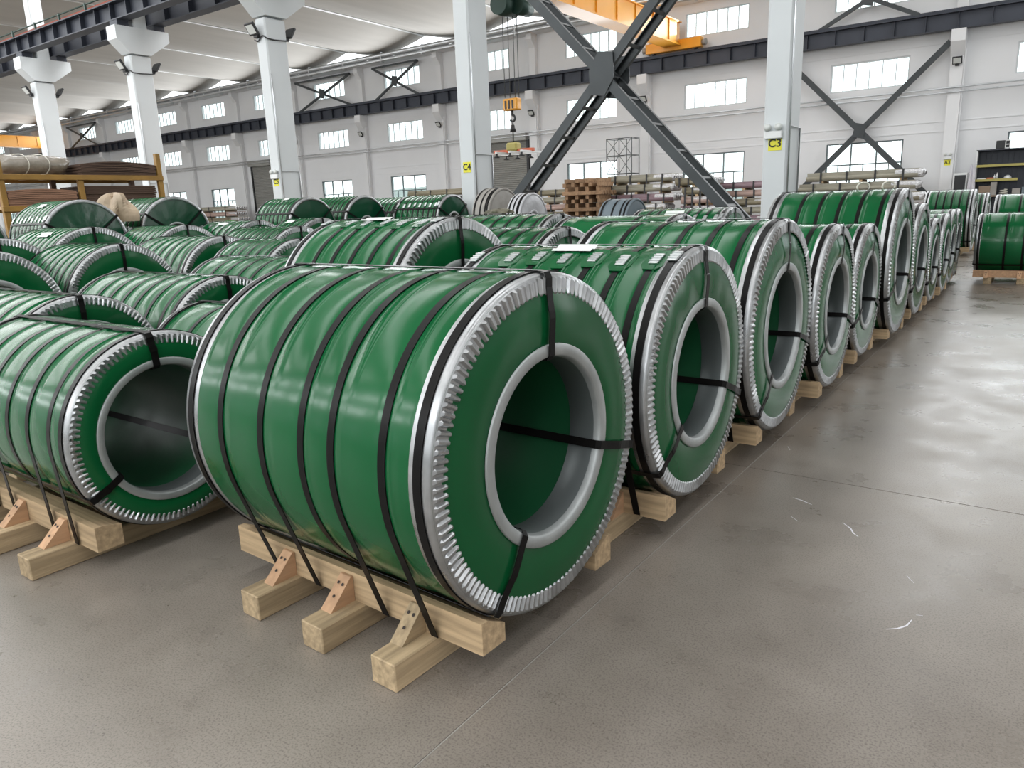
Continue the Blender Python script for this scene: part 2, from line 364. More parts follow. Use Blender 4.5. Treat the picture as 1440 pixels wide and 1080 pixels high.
b.build('trim_40', 'wall', kind='structure')
MB().box(XL, XR, YW-0.55, YW+0.25, 9.42, 9.62).build('trim_41', 'wall', kind='structure')
gp = thing('eaves_gutter', 'long silver pipe along the eaves of the far wall above the top windows', 'pipe', (0, YW-0.66, 9.62))
MB().tube([(XL, 0, 0.10), (XR, 0, 0.10)], 0.12, 12).build('upper_pipe', 'gutter', gp)
MB().tube([(XL, -0.05, -0.16), (XR, -0.05, -0.16)], 0.085, 12).build('lower_pipe', 'gutter', gp)
b = MB()
for i in range(34): b.box(XL+2+i*3.0, XL+2.06+i*3.0, -0.12, 0.12, -0.27, 0.24)
b.build('clamp', 'gutter', gp, kind='stuff')
cp = thing('wall_conduit', 'pair of thin grey conduits running along the far wall below the middle windows', 'pipe', (0, YW-0.34, 4.9))
MB().tube([(XL, 0, 0.07), (XR, 0, 0.07)], 0.03, 8).build('upper_conduit', 'gutter', cp)
MB().tube([(XL, 0, -0.08), (XR, 0, -0.08)], 0.03, 8).build('lower_conduit', 'gutter', cp)

# shell ceiling: shallow hanging troughs, their ends open above the eaves
def shells(name, y0, y1, lift=0.0):
    xs_ = np.arange(XL, XR+0.01, 0.305); ysx = np.linspace(y0, y1, 12)
    ph = ((xs_+28.4)/6.1) % 1.0
    prof = np.where(ph < 0.5, ph, 1-ph)*2
    hang = 1-(1-prof)**1.6
    A = np.zeros((len(xs_), len(ysx), 3))
    for j, y in enumerate(ysx):
        t = (y-y0)/(y1-y0); sad = 0.10*math.sin(math.pi*t)
        A[:, j, 0] = xs_; A[:, j, 1] = y; A[:, j, 2] = 10.45+lift-0.52*hang+sad
    b = MB().grid(A); B = A.copy(); B[:, :, 2] += 0.12; b.grid(B, flip=True)
    o = b.build(name, 'ceil', kind='structure')
    if lift == 0:  # added white strips; their colour imitates the bright line of light along each ridge
        k = 0
        while -28.4-6.1*k > XL:
            xr = -28.4-6.1*k+12.2; pts = [(xr, y, 10.425+0.10*math.sin(math.pi*(y-y0)/(y1-y0))) for y in ysx]
            A = np.array([[(xr-0.09, p[1], p[2]-0.03), (xr+0.09, p[1], p[2]-0.03), (xr+0.05, p[1], p[2]+0.03), (xr-0.05, p[1], p[2]+0.03)] for p in pts])
            MB().grid(A, cv=True, smooth=False).build('ridge_strip', 'white_paint', o); k += 1
    return o
shells('ceiling', 11.6, YW+0.12)
shells('ceiling_near', YN-0.6, 11.9, 0.55)
# eaves infill with triangular gaps where daylight shows
b = MB()
x = XL
while x < XR:
    b.prism([(x, 9.6), (x+2.03, 9.6), (x+1.95, 9.86), (x+1.62, 9.86), (x+1.35, 9.66), (x+1.08, 9.86), (x, 9.86)], 'y', YW-0.08, YW+0.04); x += 2.033
b.build('trim_42', 'wall', kind='structure')

# outside: yard and hazy hills
MB().box(-260, 160, -140, 220, -0.6, -0.25).build('ground', 'yard', kind='structure')
hx = np.linspace(-260, 160, 85); A = np.zeros((85, 4, 3))
for j, (yy, s) in enumerate(((70, 0), (90, 0.75), (120, 1.0), (150, 0.6))):
    A[:, j, 0] = hx; A[:, j, 1] = yy; A[:, j, 2] = -0.5+s*0.55*(8.2+2.4*np.sin(hx*0.05)+1.3*np.sin(hx*0.13+1)+0.6*np.sin(hx*0.41)+rng.normal(0, 0.35, 85))
MB().grid(A, flip=True).build('hills', 'hill', kind='structure')

# roller shutters in the far wall
def shutter(n, x0, x1, top):
    d = link(f'door_{n}', None, None, (0, YW-0.03, 0), kind='structure')
    b = MB(); zz = 0.0
    prof = []
    while zz < top-0.3:
        prof += [(-0.02, zz), (-0.05, zz+0.05), (-0.02, zz+0.1)]; zz += 0.1
    A = np.array([[(x, p[0], p[1]) for p in prof] for x in (x0, x1)]); b.grid(A, smooth=False)
    b.build('curtain', 'shutter', d)
    MB().box(x0-0.1, x1+0.1, -0.3, 0.02, top-0.32, top).build('hood', 'shutter', d)
    MB().box(x0-0.12, x0, -0.1, 0.02, 0, top-0.3).build('guide', 'dark', d); MB().box(x1, x1+0.12, -0.1, 0.02, 0, top-0.3).build('guide', 'dark', d)
shutter(1, -24.2, -21.95, 4.95); shutter(2, -44.4, -42.3, 4.95)

# crane runway girders
def girder(name, label, y, z0, z1, x0, x1, rail, pitch=1.0):
    g = thing(name, label, 'girder', (0, y, z0)); h = z1-z0
    MB().box(x0, x1, -0.012, 0.012, 0.03, h-0.03).build('web', 'girder', g)
    MB().box(x0, x1, -0.17, 0.17, 0, 0.03).build('bottom_flange', 'girder', g)
    MB().box(x0, x1, -0.2, 0.2, h-0.03, h).build('top_flange', 'girder', g)
    MB().prism([(-0.06, h), (0.06, h), (0.03, h+0.03), (0.035, h+0.12), (-0.035, h+0.12), (-0.03, h+0.03)], 'x', x0, x1).build('rail', rail, g)
    n = int((x1-x0)/pitch); me = MB().box(-0.008, 0.008, -0.15, 0.15, 0.03, h-0.03).mesh('stiffener'); me.materials.append(M['girder'])
    for i in range(n): link('stiffener', me, g, (x0+(i+0.5)*pitch, 0, 0))
    return g
girder('runway_girder', 'dark runway girder on the corbels of the far windowed wall', YW-0.42, 6.85, 7.42, XL+2, XR, 'girder')
g2 = girder('runway_girder', 'dark crane girder on the far side of the white colonnade', 12.86, 6.82, 7.42, XL+2, XR, 'girder', 1.2)
g3 = girder('runway_girder', 'dark crane girder with red rail on the near side of the white colonnade', 11.82, 6.82, 7.28, XL+2, XR, 'rail', 0.85)
b = MB().tube([(XL+2, -0.16, 0.62), (XR, -0.16, 0.62)], 0.02, 6)
for i in range(30): b.box(-55+i*1.6, -54.95+i*1.6, -0.19, -0.13, 0.48, 0.66)
b.build('busbar', 'hoist', g3)

# colonnade
SIGN = {0: 'C3', 1: 'C4', 2: 'C5'}
def column(k, label):
    x = CX(k); t = thing('concrete_column', label, 'column', (x, 12.2, 0))
    b = MB().bevbox(-0.185, 0.185, -0.3, 0.3, 0, 5.95, 0.03); b.build('shaft', 'column', t)
    MB().prism([(-0.3, 5.98), (0.3, 5.98), (0.9, 6.40), (0.9, 6.67), (-0.64, 6.67), (-0.64, 6.32)], 'x', -0.24, 0.24).build('corbel_head', 'column', t)
    for ya, yb in ((-0.54, -0.22), (0.5, 0.82)): MB().box(-0.2, 0.2, ya, yb, 6.67, 6.82).build('bearing_pad', 'girder', t)
    MB().bevbox(-0.17, 0.17, -0.08, 0.32, 6.67, 9.9, 0.02).build('upper_shaft', 'column', t)
    MB().tube([(0.205, -0.28, 0.0), (0.205, -0.28, 4.1), (0.205, -0.28, 4.7)], 0.014, 8).build('conduit', 'gutter', t)
    MB().tube([(0.205, 0.26, 0.0), (0.205, 0.26, 2.5), (0.205, -0.28, 2.5)], 0.014, 8).build('conduit', 'gutter', t)
    if k in SIGN:
        p = MB().box(-0.1, 0.1, -0.306, -0.3005, 2.16, 2.36).build('number_plate', 'sign', t, label='yellow plate reading '+SIGN[k])
        link('lettering', text_mesh(SIGN[k], 0.165), p, (0, -0.308, 2.262), rot=(math.pi/2, 0, 0))
    return t
column(0, 'white square column with the C3 plate, tallest in view right of the big cross brace')
column(1, 'white square column with the C4 plate left of the big cross brace')
column(2, 'white square column with the C5 plate behind the packed coils')
column(3, 'white column with flared head just right of the yellow storage rack')
column(4, 'white column with flared head rising behind the plastic-wrapped bundle on the rack')
column(5, 'white upper column farthest along the colonnade, cut by the picture edge')
A3 = MB().box(-0.1, 0.1, -0.006, 0, -0.1, 0.1).build('number_plate', 'sign', None, loc=(AX(0), YW-0.301, 2.42), label='yellow A3 plate on the far wall pilaster beside the tool shelves', cat='sign')
link('lettering', text_mesh('A3', 0.165), A3, (0, -0.008, 0.0), rot=(math.pi/2, 0, 0))

def emergency_light(x, y, z, label):
    t = thing('emergency_light', label, 'lamp', (x, y, z))
    MB().bevbox(-0.13, 0.13, -0.07, 0, -0.09, 0.02, 0.01).build('battery_box', 'white_paint', t)
    for s in (-1, 1):
        A = [[(s*0.08+r*math.cos(a), d, 0.075+r*math.sin(a)) for a in np.linspace(0, 2*math.pi, 14, endpoint=False)] for d, r in ((0.0, 0.02), (-0.03, 0.045), (-0.08, 0.055), (-0.085, 0.0))]
        MB().grid(A, cv=True).build('lamp_head', 'lamp', t)
emergency_light(CX(0)-0.02, 11.899, 2.42, 'twin-head white emergency light above the C3 plate')
emergency_light(CX(2), 11.899, 2.42, 'twin-head white emergency light above the C5 plate')
emergency_light(AX(0), YW-0.30, 2.62, 'twin-head white emergency light above the A3 plate')

def floodlight(x, y, z, side, label, s=1.0):
    # side -1 faces the camera bay, +1 the far bay; the lamp leans out and shines down
    t = thing('floodlight', label, 'lamp', (x, y, z))
    xf = Matrix.Rotation(math.radians(-32)*side, 4, 'X'); f = side
    hb = MB().bevbox(-0.16*s, 0.16*s, *sorted((0.0, f*0.06*s)), 0.02*s, 0.30*s, 0.01); hb.v = [tuple(xf @ Vector(v)) for v in hb.v]; hb.build('housing', 'dark', t)
    gl = MB().box(-0.125*s, 0.125*s, *sorted((f*0.0605*s, f*0.066*s)), 0.06*s, 0.26*s); gl.v = [tuple(xf @ Vector(v)) for v in gl.v]; gl.build('front_glass', 'lamp', t)
    MB().bevbox(-0.07*s, 0.07*s, -0.04*s, 0.05*s, -0.06*s, 0.04*s, 0.01).build('bracket', 'dark', t)
for k, nm in ((0, 'the C3 column'), (2, 'the C5 column'), (3, 'the flared column right of the rack'), (4, 'the flared column behind the wrapped bundle')):
    if k == 0: continue
    x = CX(k)
    floodlight(x-0.09, 11.845, 5.58, -1, f'black floodlight tilted up on the near-left corner of {nm}')
    floodlight(x+0.08, 12.555, 5.58, 1, f'black floodlight on the far-right corner of {nm}')
    if k in (2, 3):
        pts = [(x-0.2, 11.87, 5.5)]+[(x-0.2+0.40*t, 11.87, 5.5-0.05*math.sin(math.pi*2*t)) for t in np.linspace(0.1, 1, 8)]+[(x+0.215, 11.9, 5.48), (x+0.215, 12.1, 5.47), (x+0.215, 12.52, 5.5), (x+0.15, 12.53, 5.52)]
        tag(MB().tube(pts, 0.015, 6).build('lamp_cable', 'dark', None), f'black cable between the two floodlights of {nm}', 'cable')
for k, nm in ((0, 'of the A3 plate'), (2, 'seen behind the big brace'), (3, 'beside the hanging crane hook'), (4, 'just left of the C4 column'), (5, 'midway between the C5 and C4 columns'), (6, 'just right of the C5 column')):
    floodlight(AX(k)+0.02, YW-0.37, 5.72, -1, f'small black floodlight on the far wall pilaster {nm}', 0.95)

# big cross brace between the C3 and C4 columns
t = thing('cross_brace', 'big dark X-shaped steel brace between the C4 and C3 columns', 'brace', (-6.6, 12.2, 0))
def bar(mb, p, q, w, th, y):
    p = Vector((p[0], y, p[1])); q = Vector((q[0], y, q[1])); d = (q-p).normalized(); n = Vector((0, 1, 0)).cross(d)
    vs = []
    for P in (p, q):
        for a, c in ((-1, -1), (1, -1), (1, 1), (-1, 1)): vs.append(P+n*(w/2*a)+Vector((0, th/2*c, 0)))
    return mb.add(vs, [(0, 1, 2, 3), (7, 6, 5, 4), (0, 4, 5, 1), (1, 5, 6, 2), (2, 6, 7, 3), (3, 7, 4, 0)])
def chord(p, q, y, s):
    mb = MB(); bar(mb, p, q, 0.155, 0.012, y)
    d = (Vector((q[0], 0, q[1]))-Vector((p[0], 0, p[1]))).normalized(); n = Vector((0, 1, 0)).cross(d)
    for a in (-1, 1):
        o = n*(0.072*a); bar(mb, (p[0]+o.x, p[1]+o.z), (q[0]+o.x, q[1]+o.z), 0.012, 0.075, y+s*0.037)
    return mb
ZT = 6.5; ctr = (0.02, 3.62)
ends = ((-2.66, 6.36), (2.66, 0.87), (2.66, 6.36), (-2.66, 0.87))
for yy, s, nm in ((-0.27, 1, 'front_channel'), (0.27, -1, 'rear_channel')):
    chord(ends[0], ends[1], yy, s).build(nm, 'brace', t); chord(ends[2], ends[3], yy+0.014, s).build(nm, 'brace', t)
for (p, q) in ((ends[0], ends[1]), (ends[2], ends[3])):
    for i in range(1, 12):
        u = i/12; c = (p[0]+(q[0]-p[0])*u, p[1]+(q[1]-p[1])*u)
        d = Vector((q[0]-p[0], 0, q[1]-p[1])).normalized(); r = Matrix.Translation((c[0], 0, c[1])) @ Matrix.Rotation(-math.atan2(d.z, d.x), 4, 'Y')
        MB().box(-0.03, 0.03, -0.25, 0.25, 0.05, 0.065, r).build('batten', 'brace', t)
gus = [(-0.22, -0.32), (0.06, -0.36), (0.24, -0.08), (0.22, 0.32), (-0.06, 0.36), (-0.24, 0.08)]
MB().prism([(ctr[0]+a, ctr[1]+c) for a, c in gus], 'y', -0.30, -0.28).build('gusset', 'brace', t)
MB().prism([(ctr[0]+a, ctr[1]+c) for a, c in gus], 'y', 0.28, 0.30).build('gusset', 'brace', t)
for e in ends: MB().box(min(e[0]-math.copysign(.1, e[0]), e[0]+math.copysign(.09, e[0])), max(e[0]-math.copysign(.1, e[0]), e[0]+math.copysign(.09, e[0])), -0.26, 0.26, e[1]-0.22, e[1]+0.16).build('end_plate', 'brace', t)

# cross braces on the far wall
def wall_brace(label, x0, x1, z0, z1, w):
    t = thing('wall_brace', label, 'brace', ((x0+x1)/2, YW-0.42, z0)); h = (x1-x0)/2; H = z1-z0
    bar(MB(), (-h, H), (h, 0), w, 0.08, 0.0).build('diagonal', 'brace', t)
    bar(MB(), (-h, 0), (h, H), w, 0.08, 0.09).build('diagonal', 'brace', t)
    MB().prism([(-0.25, H/2-0.2), (0.15, H/2-0.3), (0.25, H/2+0.2), (-0.15, H/2+0.3)], 'y', -0.06, -0.045).build('gusset', 'brace', t)
    MB().box(-h, h, -0.05, 0.05, H-0.05, H+0.04).build('top_strut', 'brace', t) if w < 0.15 else None
wall_brace('dark X brace on the far wall between the C3 column and the A3 pilaster', AX(1)+0.25, AX(0)-0.25, 1.0, 6.5, 0.2)
wall_brace('dark X brace over the top window right of the C3 column', AX(1)+1.3, AX(0)-1.3, 7.5, 9.2, 0.14)
wall_brace('thin X brace over the top window left of the C4 column', AX(5)+1.3, AX(4)-1.3, 7.5, 9.2, 0.12)
wall_brace('thin X brace over the top window right of the C5 column', AX(6)+0.6, AX(5)-0.6, 7.5, 9.2, 0.12)
wall_brace('thin X brace over the far top window right of the rack, behind the flared column', AX(11)+0.6, AX(10)-0.6, 7.5, 9.2, 0.12)

# ------------------------------------------------------------------ steel coils
def ang_noise(th, seed, terms=5, lo=2, hi=14):
    r = np.random.default_rng(seed); s = np.zeros_like(th)
    for _ in range(terms): s += r.uniform(0.4, 1)*np.sin(th*r.integers(lo, hi)+r.uniform(0, 6.28))
    return s/terms
def lathe(prof, n):
    th = np.linspace(0, 2*math.pi, n, endpoint=False)
    return np.array([[(x, r*math.cos(a), r*math.sin(a)) for a in th] for x, r in prof])
def band(poly, x, w, mb, off=0.0015, closed=False):
    """flat strap of width w at station x following a polyline in the (y, z) plane"""
    P = np.array(poly); n = len(P)
    T = np.roll(P, -1, 0)-np.roll(P, 1, 0)
    if not closed: T[0] = P[1]-P[0]; T[-1] = P[-1]-P[-2]
    T /= np.linalg.norm(T, axis=1)[:, None]; N = np.stack([T[:, 1], -T[:, 0]], 1)
    O = P+N*off; I = P-N*off
    A = np.array([[(x-w/2, I[i, 0], I[i, 1]), (x-w/2, O[i, 0], O[i, 1]), (x+w/2, O[i, 0], O[i, 1]), (x+w/2, I[i, 0], I[i, 1])] for i in range(n)])
    mb.grid(A, cu=closed, cv=True, smooth=False); return mb
def eye_band(pts, ang, w, mb):
    P = np.array(pts); n = len(P); T = np.roll(P, -1, 0)-np.roll(P, 1, 0); T /= np.linalg.norm(T, axis=1)[:, None]+1e-9
    N = np.stack([T[:, 1], -T[:, 0]], 1); A = []
    c, s = math.cos(ang), math.sin(ang)
    for i in range(n):
        row = []
        for q, tw in ((P[i]-N[i]*0.0012, -w/2), (P[i]+N[i]*0.0012, -w/2), (P[i]+N[i]*0.0012, w/2), (P[i]-N[i]*0.0012, w/2)):
            row.append((q[0], q[1]*c-tw*s, q[1]*s+tw*c))
        A.append(row)
    mb.grid(A, cu=True, cv=True, smooth=False); return mb

def steel_coil(label, x, y, zc, R, L, yaw=0.0, bore=None, stations=None, seg=72, teeth=96, style='A', seals=None, eye=(90, 222, 338), tie=False, papers=(), face='film', pads=False, seed=0, sag=0.0, nstr=6, group='green wrapped steel coils', loops=False):
    Rb = bore or (0.534*R if style == 'A' else 0.31)
    c = thing('steel_coil', label, 'coil', (x, y, zc-R), math.radians(yaw), group)
    up = lambda mb: (setattr(mb, 'v', [(a, b_, d+R) for a, b_, d in mb.v]), mb)[1]
    if stations is None: stations = [0.045]+[L*(i+0.8)/(nstr+0.45) for i in range(nstr-1)]+[L-0.05]
    st = sorted(stations)
    if tie: TIES[label] = st
    th = np.linspace(0, 2*math.pi, seg, endpoint=False); vis = 0.5+0.5*np.cos(th-math.radians(120))
    # film: body with shallow pillows between straps and a fold beside each strap
    rows_ = []
    xs_ = [0.0]+st+[L]; fold_vis = np.clip(1-np.abs(np.degrees(th)-118)/38, 0, 1)**0.6
    for i in range(len(xs_)-1):
        a, b_ = xs_[i], xs_[i+1]; d = b_-a
        if d < 0.06: us = (0.0, 0.5)
        else: us = (0.0, 0.10, 0.22, 0.36, 0.50, 0.64, 0.72, 0.76, 0.80, 0.88)
        for u in us:
            pil = 0.007*math.sin(math.pi*min(1, max(0, u)))**0.5 if d >= 0.06 else 0
            k = np.full(seg, R-0.004+pil)
            if d >= 0.06 and abs(u-0.76) < 0.001: k = k+0.0095*fold_vis
            if d >= 0.06: k = k+0.0022*ang_noise(th, seed*31+i*7+int(u*50), 4, 2, 9)*(0.3+pil*90)
            if sag and d >= 0.06: k = k+sag*np.sin(5*th+i)*pil*60*fold_vis
            xx = a+u*d-(0.05*d*(np.degrees(th)-118)/40*fold_vis if (d >= 0.06 and 0.7 < u < 0.85) else 0)
            rows_.append(np.stack([-(xx+0*th), k*np.cos(th), k*np.sin(th)], 1))
    rows_.append(np.stack([-L+0*th, (R-0.004)*np.cos(th), (R-0.004)*np.sin(th)], 1))
    up(MB().grid(rows_, cv=True, flip=True)).build('film_wrap', face if style == 'G' else 'film', c)
    # film over the two faces
    fr = []
    rim, rin = R*0.985, Rb+0.01
    topness = np.clip(np.sin(th), 0, 1)**1.5
    for u in np.linspace(0, 1, 9):
        r = rim+(rin-rim)*u; bul = (0.016 if style != 'B' else 0.004)*math.sin(math.pi*u)**0.8-0.008*(1-u)
        wr = 0.010*math.sin(math.pi*u)*topness*ang_noise(th, seed*17+3, 6, 3, 17)*(1 if style != 'B' else 0.8)
        wr = wr-(0.02*math.sin(math.pi*min(1, u*1.6))*topness*(1-u) if sag else 0)
        fr.append(np.stack([bul+wr, r*np.cos(th), r*np.sin(th)], 1))
    fcol = {'A': 'film', 'B': 'film_dark', 'G': face}[style]
    up(MB().grid(fr, cv=True, flip=True)).build('end_film', fcol, c)
    bk = [np.stack([-L+0*th, r*np.cos(th), r*np.sin(th)], 1) for r in (rim, rin)]
    up(MB().grid(bk, cv=True)).build('end_film', fcol, c)
    # bore
    up(MB().grid(lathe([(-0.004, Rb), (-L*0.5, Rb), (-L+0.004, Rb)], 48), cv=True)).build('bore_sleeve', 'bore' if style != 'G' else face, c)
    if style == 'A':
        # edge guard at the visible end: smooth band, bend, corrugated flange
        n = teeth*4; ta = np.arange(n)/n*2*math.pi
        r_ = np.random.default_rng(seed+5)
        amp = 0.0055*(0.55+0.45*np.repeat(r_.random(teeth), 4))*np.tile([1, 1, -1, -1], teeth)
        flat = (np.degrees(ta) > 95) & (np.degrees(ta) < 104); amp = np.where(flat, amp*0.25, amp)
        W = 0.075*R/0.58; fl_ = 0.115*R
        P = lambda xv, rv: np.stack([xv+0*ta, rv*np.cos(ta), rv*np.sin(ta)], 1)
        mb = MB(); mb.grid([P(-W-0.012, R+0.001+0*ta), P(-W, R+0.005+0*ta), P(-0.014, R+0.005+0*ta), P(-0.004, R+0.001+0*ta), P(0.002, R-0.008+0*ta)], cv=True, flip=True)
        mb.grid([P(0.002+0*ta, R-0.008+0*ta), P(0.006+amp, R-0.016+0*ta), P(0.007+amp, R-fl_*0.9+0*ta), P(0.003+amp*0.7, R-fl_+0.004*np.tile([0, 0, 1, 1], teeth))], cv=True, smooth=False, flip=True)
        up(mb).build('edge_guard', 'zinc', c)
        m2 = MB().grid(lathe([(-L+W+0.012, R+0.001), (-L+W, R+0.005), (-L+0.012, R+0.005), (-L-0.003, R-0.006), (-L-0.004, R*0.9)], seg), cv=True)
        up(m2).build('edge_guard', 'zinc', c)
        rg = 0.072*R
        m3 = MB().grid(lathe([(0.008, Rb+rg), (0.0145, Rb+rg*0.97), (0.016, Rb+rg*0.9), (0.016, Rb+0.004), (0.013, Rb+0.0005), (0.006, Rb-0.003), (-0.012, Rb-0.005)], 72), cv=True)
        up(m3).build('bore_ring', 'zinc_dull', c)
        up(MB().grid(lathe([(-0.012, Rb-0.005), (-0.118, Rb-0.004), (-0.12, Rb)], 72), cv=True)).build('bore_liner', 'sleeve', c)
    else:
        mb = MB().grid(lathe([(-0.05, R+0.002), (-0.046, R+0.005), (-0.01, R+0.005), (0.004, R-0.004), (0.008, R*0.93), (0.002, R*0.925)], seg), cv=True, flip=True)
        up(mb).build('edge_guard', 'zinc' if style == 'B' else face, c)
        up(MB().grid(lathe([(-L+0.05, R+0.004), (-L+0.01, R+0.005), (-L, R-0.006)], seg), cv=True)).build('edge_guard', 'zinc' if style == 'B' else face, c)
        up(MB().grid(lathe([(0.004, Rb+0.035), (0.012, Rb+0.03), (0.012, Rb+0.003), (0.0, Rb-0.003), (-0.1, Rb-0.003)], 48), cv=True)).build('bore_ring', 'zinc_dull' if style == 'B' else face, c)
    # circumferential straps
    full = np.linspace(0, 2*math.pi, seg*2 if seg > 80 else seg, endpoint=False)
    wid = 0.032
    for i, s in enumerate(st):
        edge = s < 0.09 or s > L-0.09
        rr = R+(0.0085 if (edge and style == 'A') else (0.002 if not edge else 0.008))
        if tie and not edge and i % 4 != 3:
            Cc = np.array([-0.4085, 0.103-(R+0.113)]); d = np.linalg.norm(Cc); al = math.atan2(Cc[1], Cc[0]) % (2*math.pi)
            tp = al-math.acos(min(0.999, rr/d)) if d > rr else al
            arc = [(rr*math.cos(a), rr*math.sin(a)) for a in np.linspace(math.pi-tp, tp, seg)]
            m_ = lambda q: (-q[0], q[1])
            poly = [m_(tuple(Cc))]+arc+[tuple(Cc)]
            mb = band(poly, -s, wid, MB(), -0.0015)
        else:
            mb = band([(rr*math.cos(a), rr*math.sin(a)) for a in full], -s, wid, MB(), 0.0015, True)
        so = up(mb).build('steel_strap', 'strap', c)
        if seals is not None:
            a = math.radians(seals+((i*37) % 5-2)*0.8); xf = Matrix.Translation((-s, (rr+0.004)*math.cos(a), (rr+0.004)*math.sin(a)+R)) @ Matrix.Rotation(a-math.pi/2, 4, 'X')
            mb = MB(); mb.bevbox(-0.022, 0.022, -0.045, 0.045, -0.003, 0.006, 0.002, xf)
            for q in (-0.025, 0.0, 0.025): mb.box(-0.024, 0.024, q-0.004, q+0.004, 0.0, 0.009, xf)
            mb.build('strap_seal', 'seal', so)
            if pads and not edge:
                o8 = [(-0.055, -0.05), (-0.03, -0.09), (0.03, -0.09), (0.055, -0.05), (0.055, 0.05), (0.03, 0.09), (-0.03, 0.09), (-0.055, 0.05)]
                pm = MB().prism(o8, 'z', -0.006, -0.0025); pm.v = [tuple(xf @ Vector(v)) for v in pm.v]; pm.build('seal_pad', 'film', so)
    # straps through the bore
    for i, e in enumerate(eye):
        a = math.radians(e); f0 = 0.019 if style != 'G' else 0.012
        pts = [(-L*0.5, R+0.012), (-0.02, R+0.012), (0.008, R+0.008), (0.016, R-0.012), (0.015, R*0.93), (0.018, R*0.87), (f0+0.004, R*0.8), (f0+0.007, (R*1.2+Rb)/2.2), (f0+0.008, (R+Rb*1.1)/2.1), (f0+0.006, Rb+0.09), (f0+0.003, Rb+0.045), (0.021, Rb+0.004), (0.006, Rb-0.012), (-0.06, Rb-0.013), (-L*0.5, Rb-0.012), (-L-0.006, Rb-0.008), (-L-0.012, R), (-L+0.01, R+0.012)]
        up(eye_band(pts[::-1], a, wid, MB())).build('bore_strap', 'strap', c)
    for (s, a0, w, h) in papers:
        aa = np.radians(np.linspace(a0-h/2, a0+h/2, 8)); rr = R+0.014
        A = np.array([[(-s+(q-0.5)*w+0.02*j/8, rr*math.cos(a), rr*math.sin(a)+0.006*math.sin(j*1.3)) for j, a in enumerate(aa)] for q in (0, 0.5, 1)])
        up(MB().grid(A, flip=True)).build('paper_label', 'paper', c)
    if loops:
        for s in (0.17, 0.40):
            pts = [(-s+0.05*math.cos(a), 0.04*math.cos(a)+0.0, R+0.03+0.045*math.sin(a)) for a in np.linspace(-0.6, math.pi+0.6, 12)]
            up(MB().tube(pts, 0.008, 6)).build('loose_band', 'cord', c)
    return c

def skid(label, x, y, L, R, yaw=0.0, cross=None, end='pale', chocks=True, pink=False, ties=()):
    """timber skid: two chamfered bearers on three cross beams, wedge chocks nailed outside the bearers"""
    t = thing('timber_skid', label, 'skid', (x, y, 0), math.radians(yaw), 'timber skids under the coils')
    cross = cross or (-0.25, -L/2, -L+0.22); sc_ = min(1.0, R/0.58); o, i_ = 0.40, 0.285
    for xx in cross:
        b = MB().bevbox(xx-0.056+random.uniform(-.004, .004), xx+0.056, -0.60 if ties else -0.44, 0.44, 0.0, 0.10, 0.004)
        b.build('cross_beam', random.choice(['wood_x', 'wood_x', 'wood_pink']) if pink else 'wood_x', t)
    for s in (-1, 1):
        zt = 0.113+R-math.sqrt(R*R-(i_)**2)-0.022
        zo = min(0.213, 0.113+R-math.sqrt(R*R-(o-0.03)**2)-0.024); zi = min(zt, 0.2)
        poly = [(s*o, 0.1), (s*o, zo), (s*(o-0.03), zo), (s*i_, zi), (s*i_, 0.1)]
        if s > 0: poly = poly[::-1]
        MB().prism(poly, 'x', -L-0.03+random.uniform(-.02, .02) if ties else -L+0.01, 0.0+random.uniform(-.012, .02)).build('bearer', 'wood' if not pink else 'wood_pink', t)
        if chocks:
            for xx in cross:
                w = 0.029; q = xx-0.0265
                for tr in (0, .03, -.03, .05, -.05, .07):
                    if all(abs(-q-tr-a) > w+0.017 for a in ties): q += tr; break
                pr = [(s*(o+0.0015), 0.1), (s*(o+0.115), 0.1), (s*(o+0.095), 0.118), (s*(o+0.012), 0.2), (s*(o+0.002), 0.2)]
                if s < 0: pr = pr[::-1]
                ch = MB().prism(pr, 'x', q-w, q+w).build('chock', random.choice(['wood_pink', 'wood_x']), t)
                if s < 0:
                    for (du, dv) in ((-0.012, 0.28), (0.012, 0.30), (0.0, 0.72)):
                        py = s*(o+0.012+0.083*dv); pz = 0.2-0.082*dv
                        A = [[(q+du+0.0062*math.cos(a), py+s*0.0018-s*0.0045*math.sin(a), pz+0.0018+0.0045*math.sin(a)) for a in np.linspace(0, 6.283, 8, endpoint=False)], [(q+du, py+s*0.0024, pz+0.0024)]*8]
                        MB().grid(A, cv=True).build('nail', 'nail', ch)
    return t

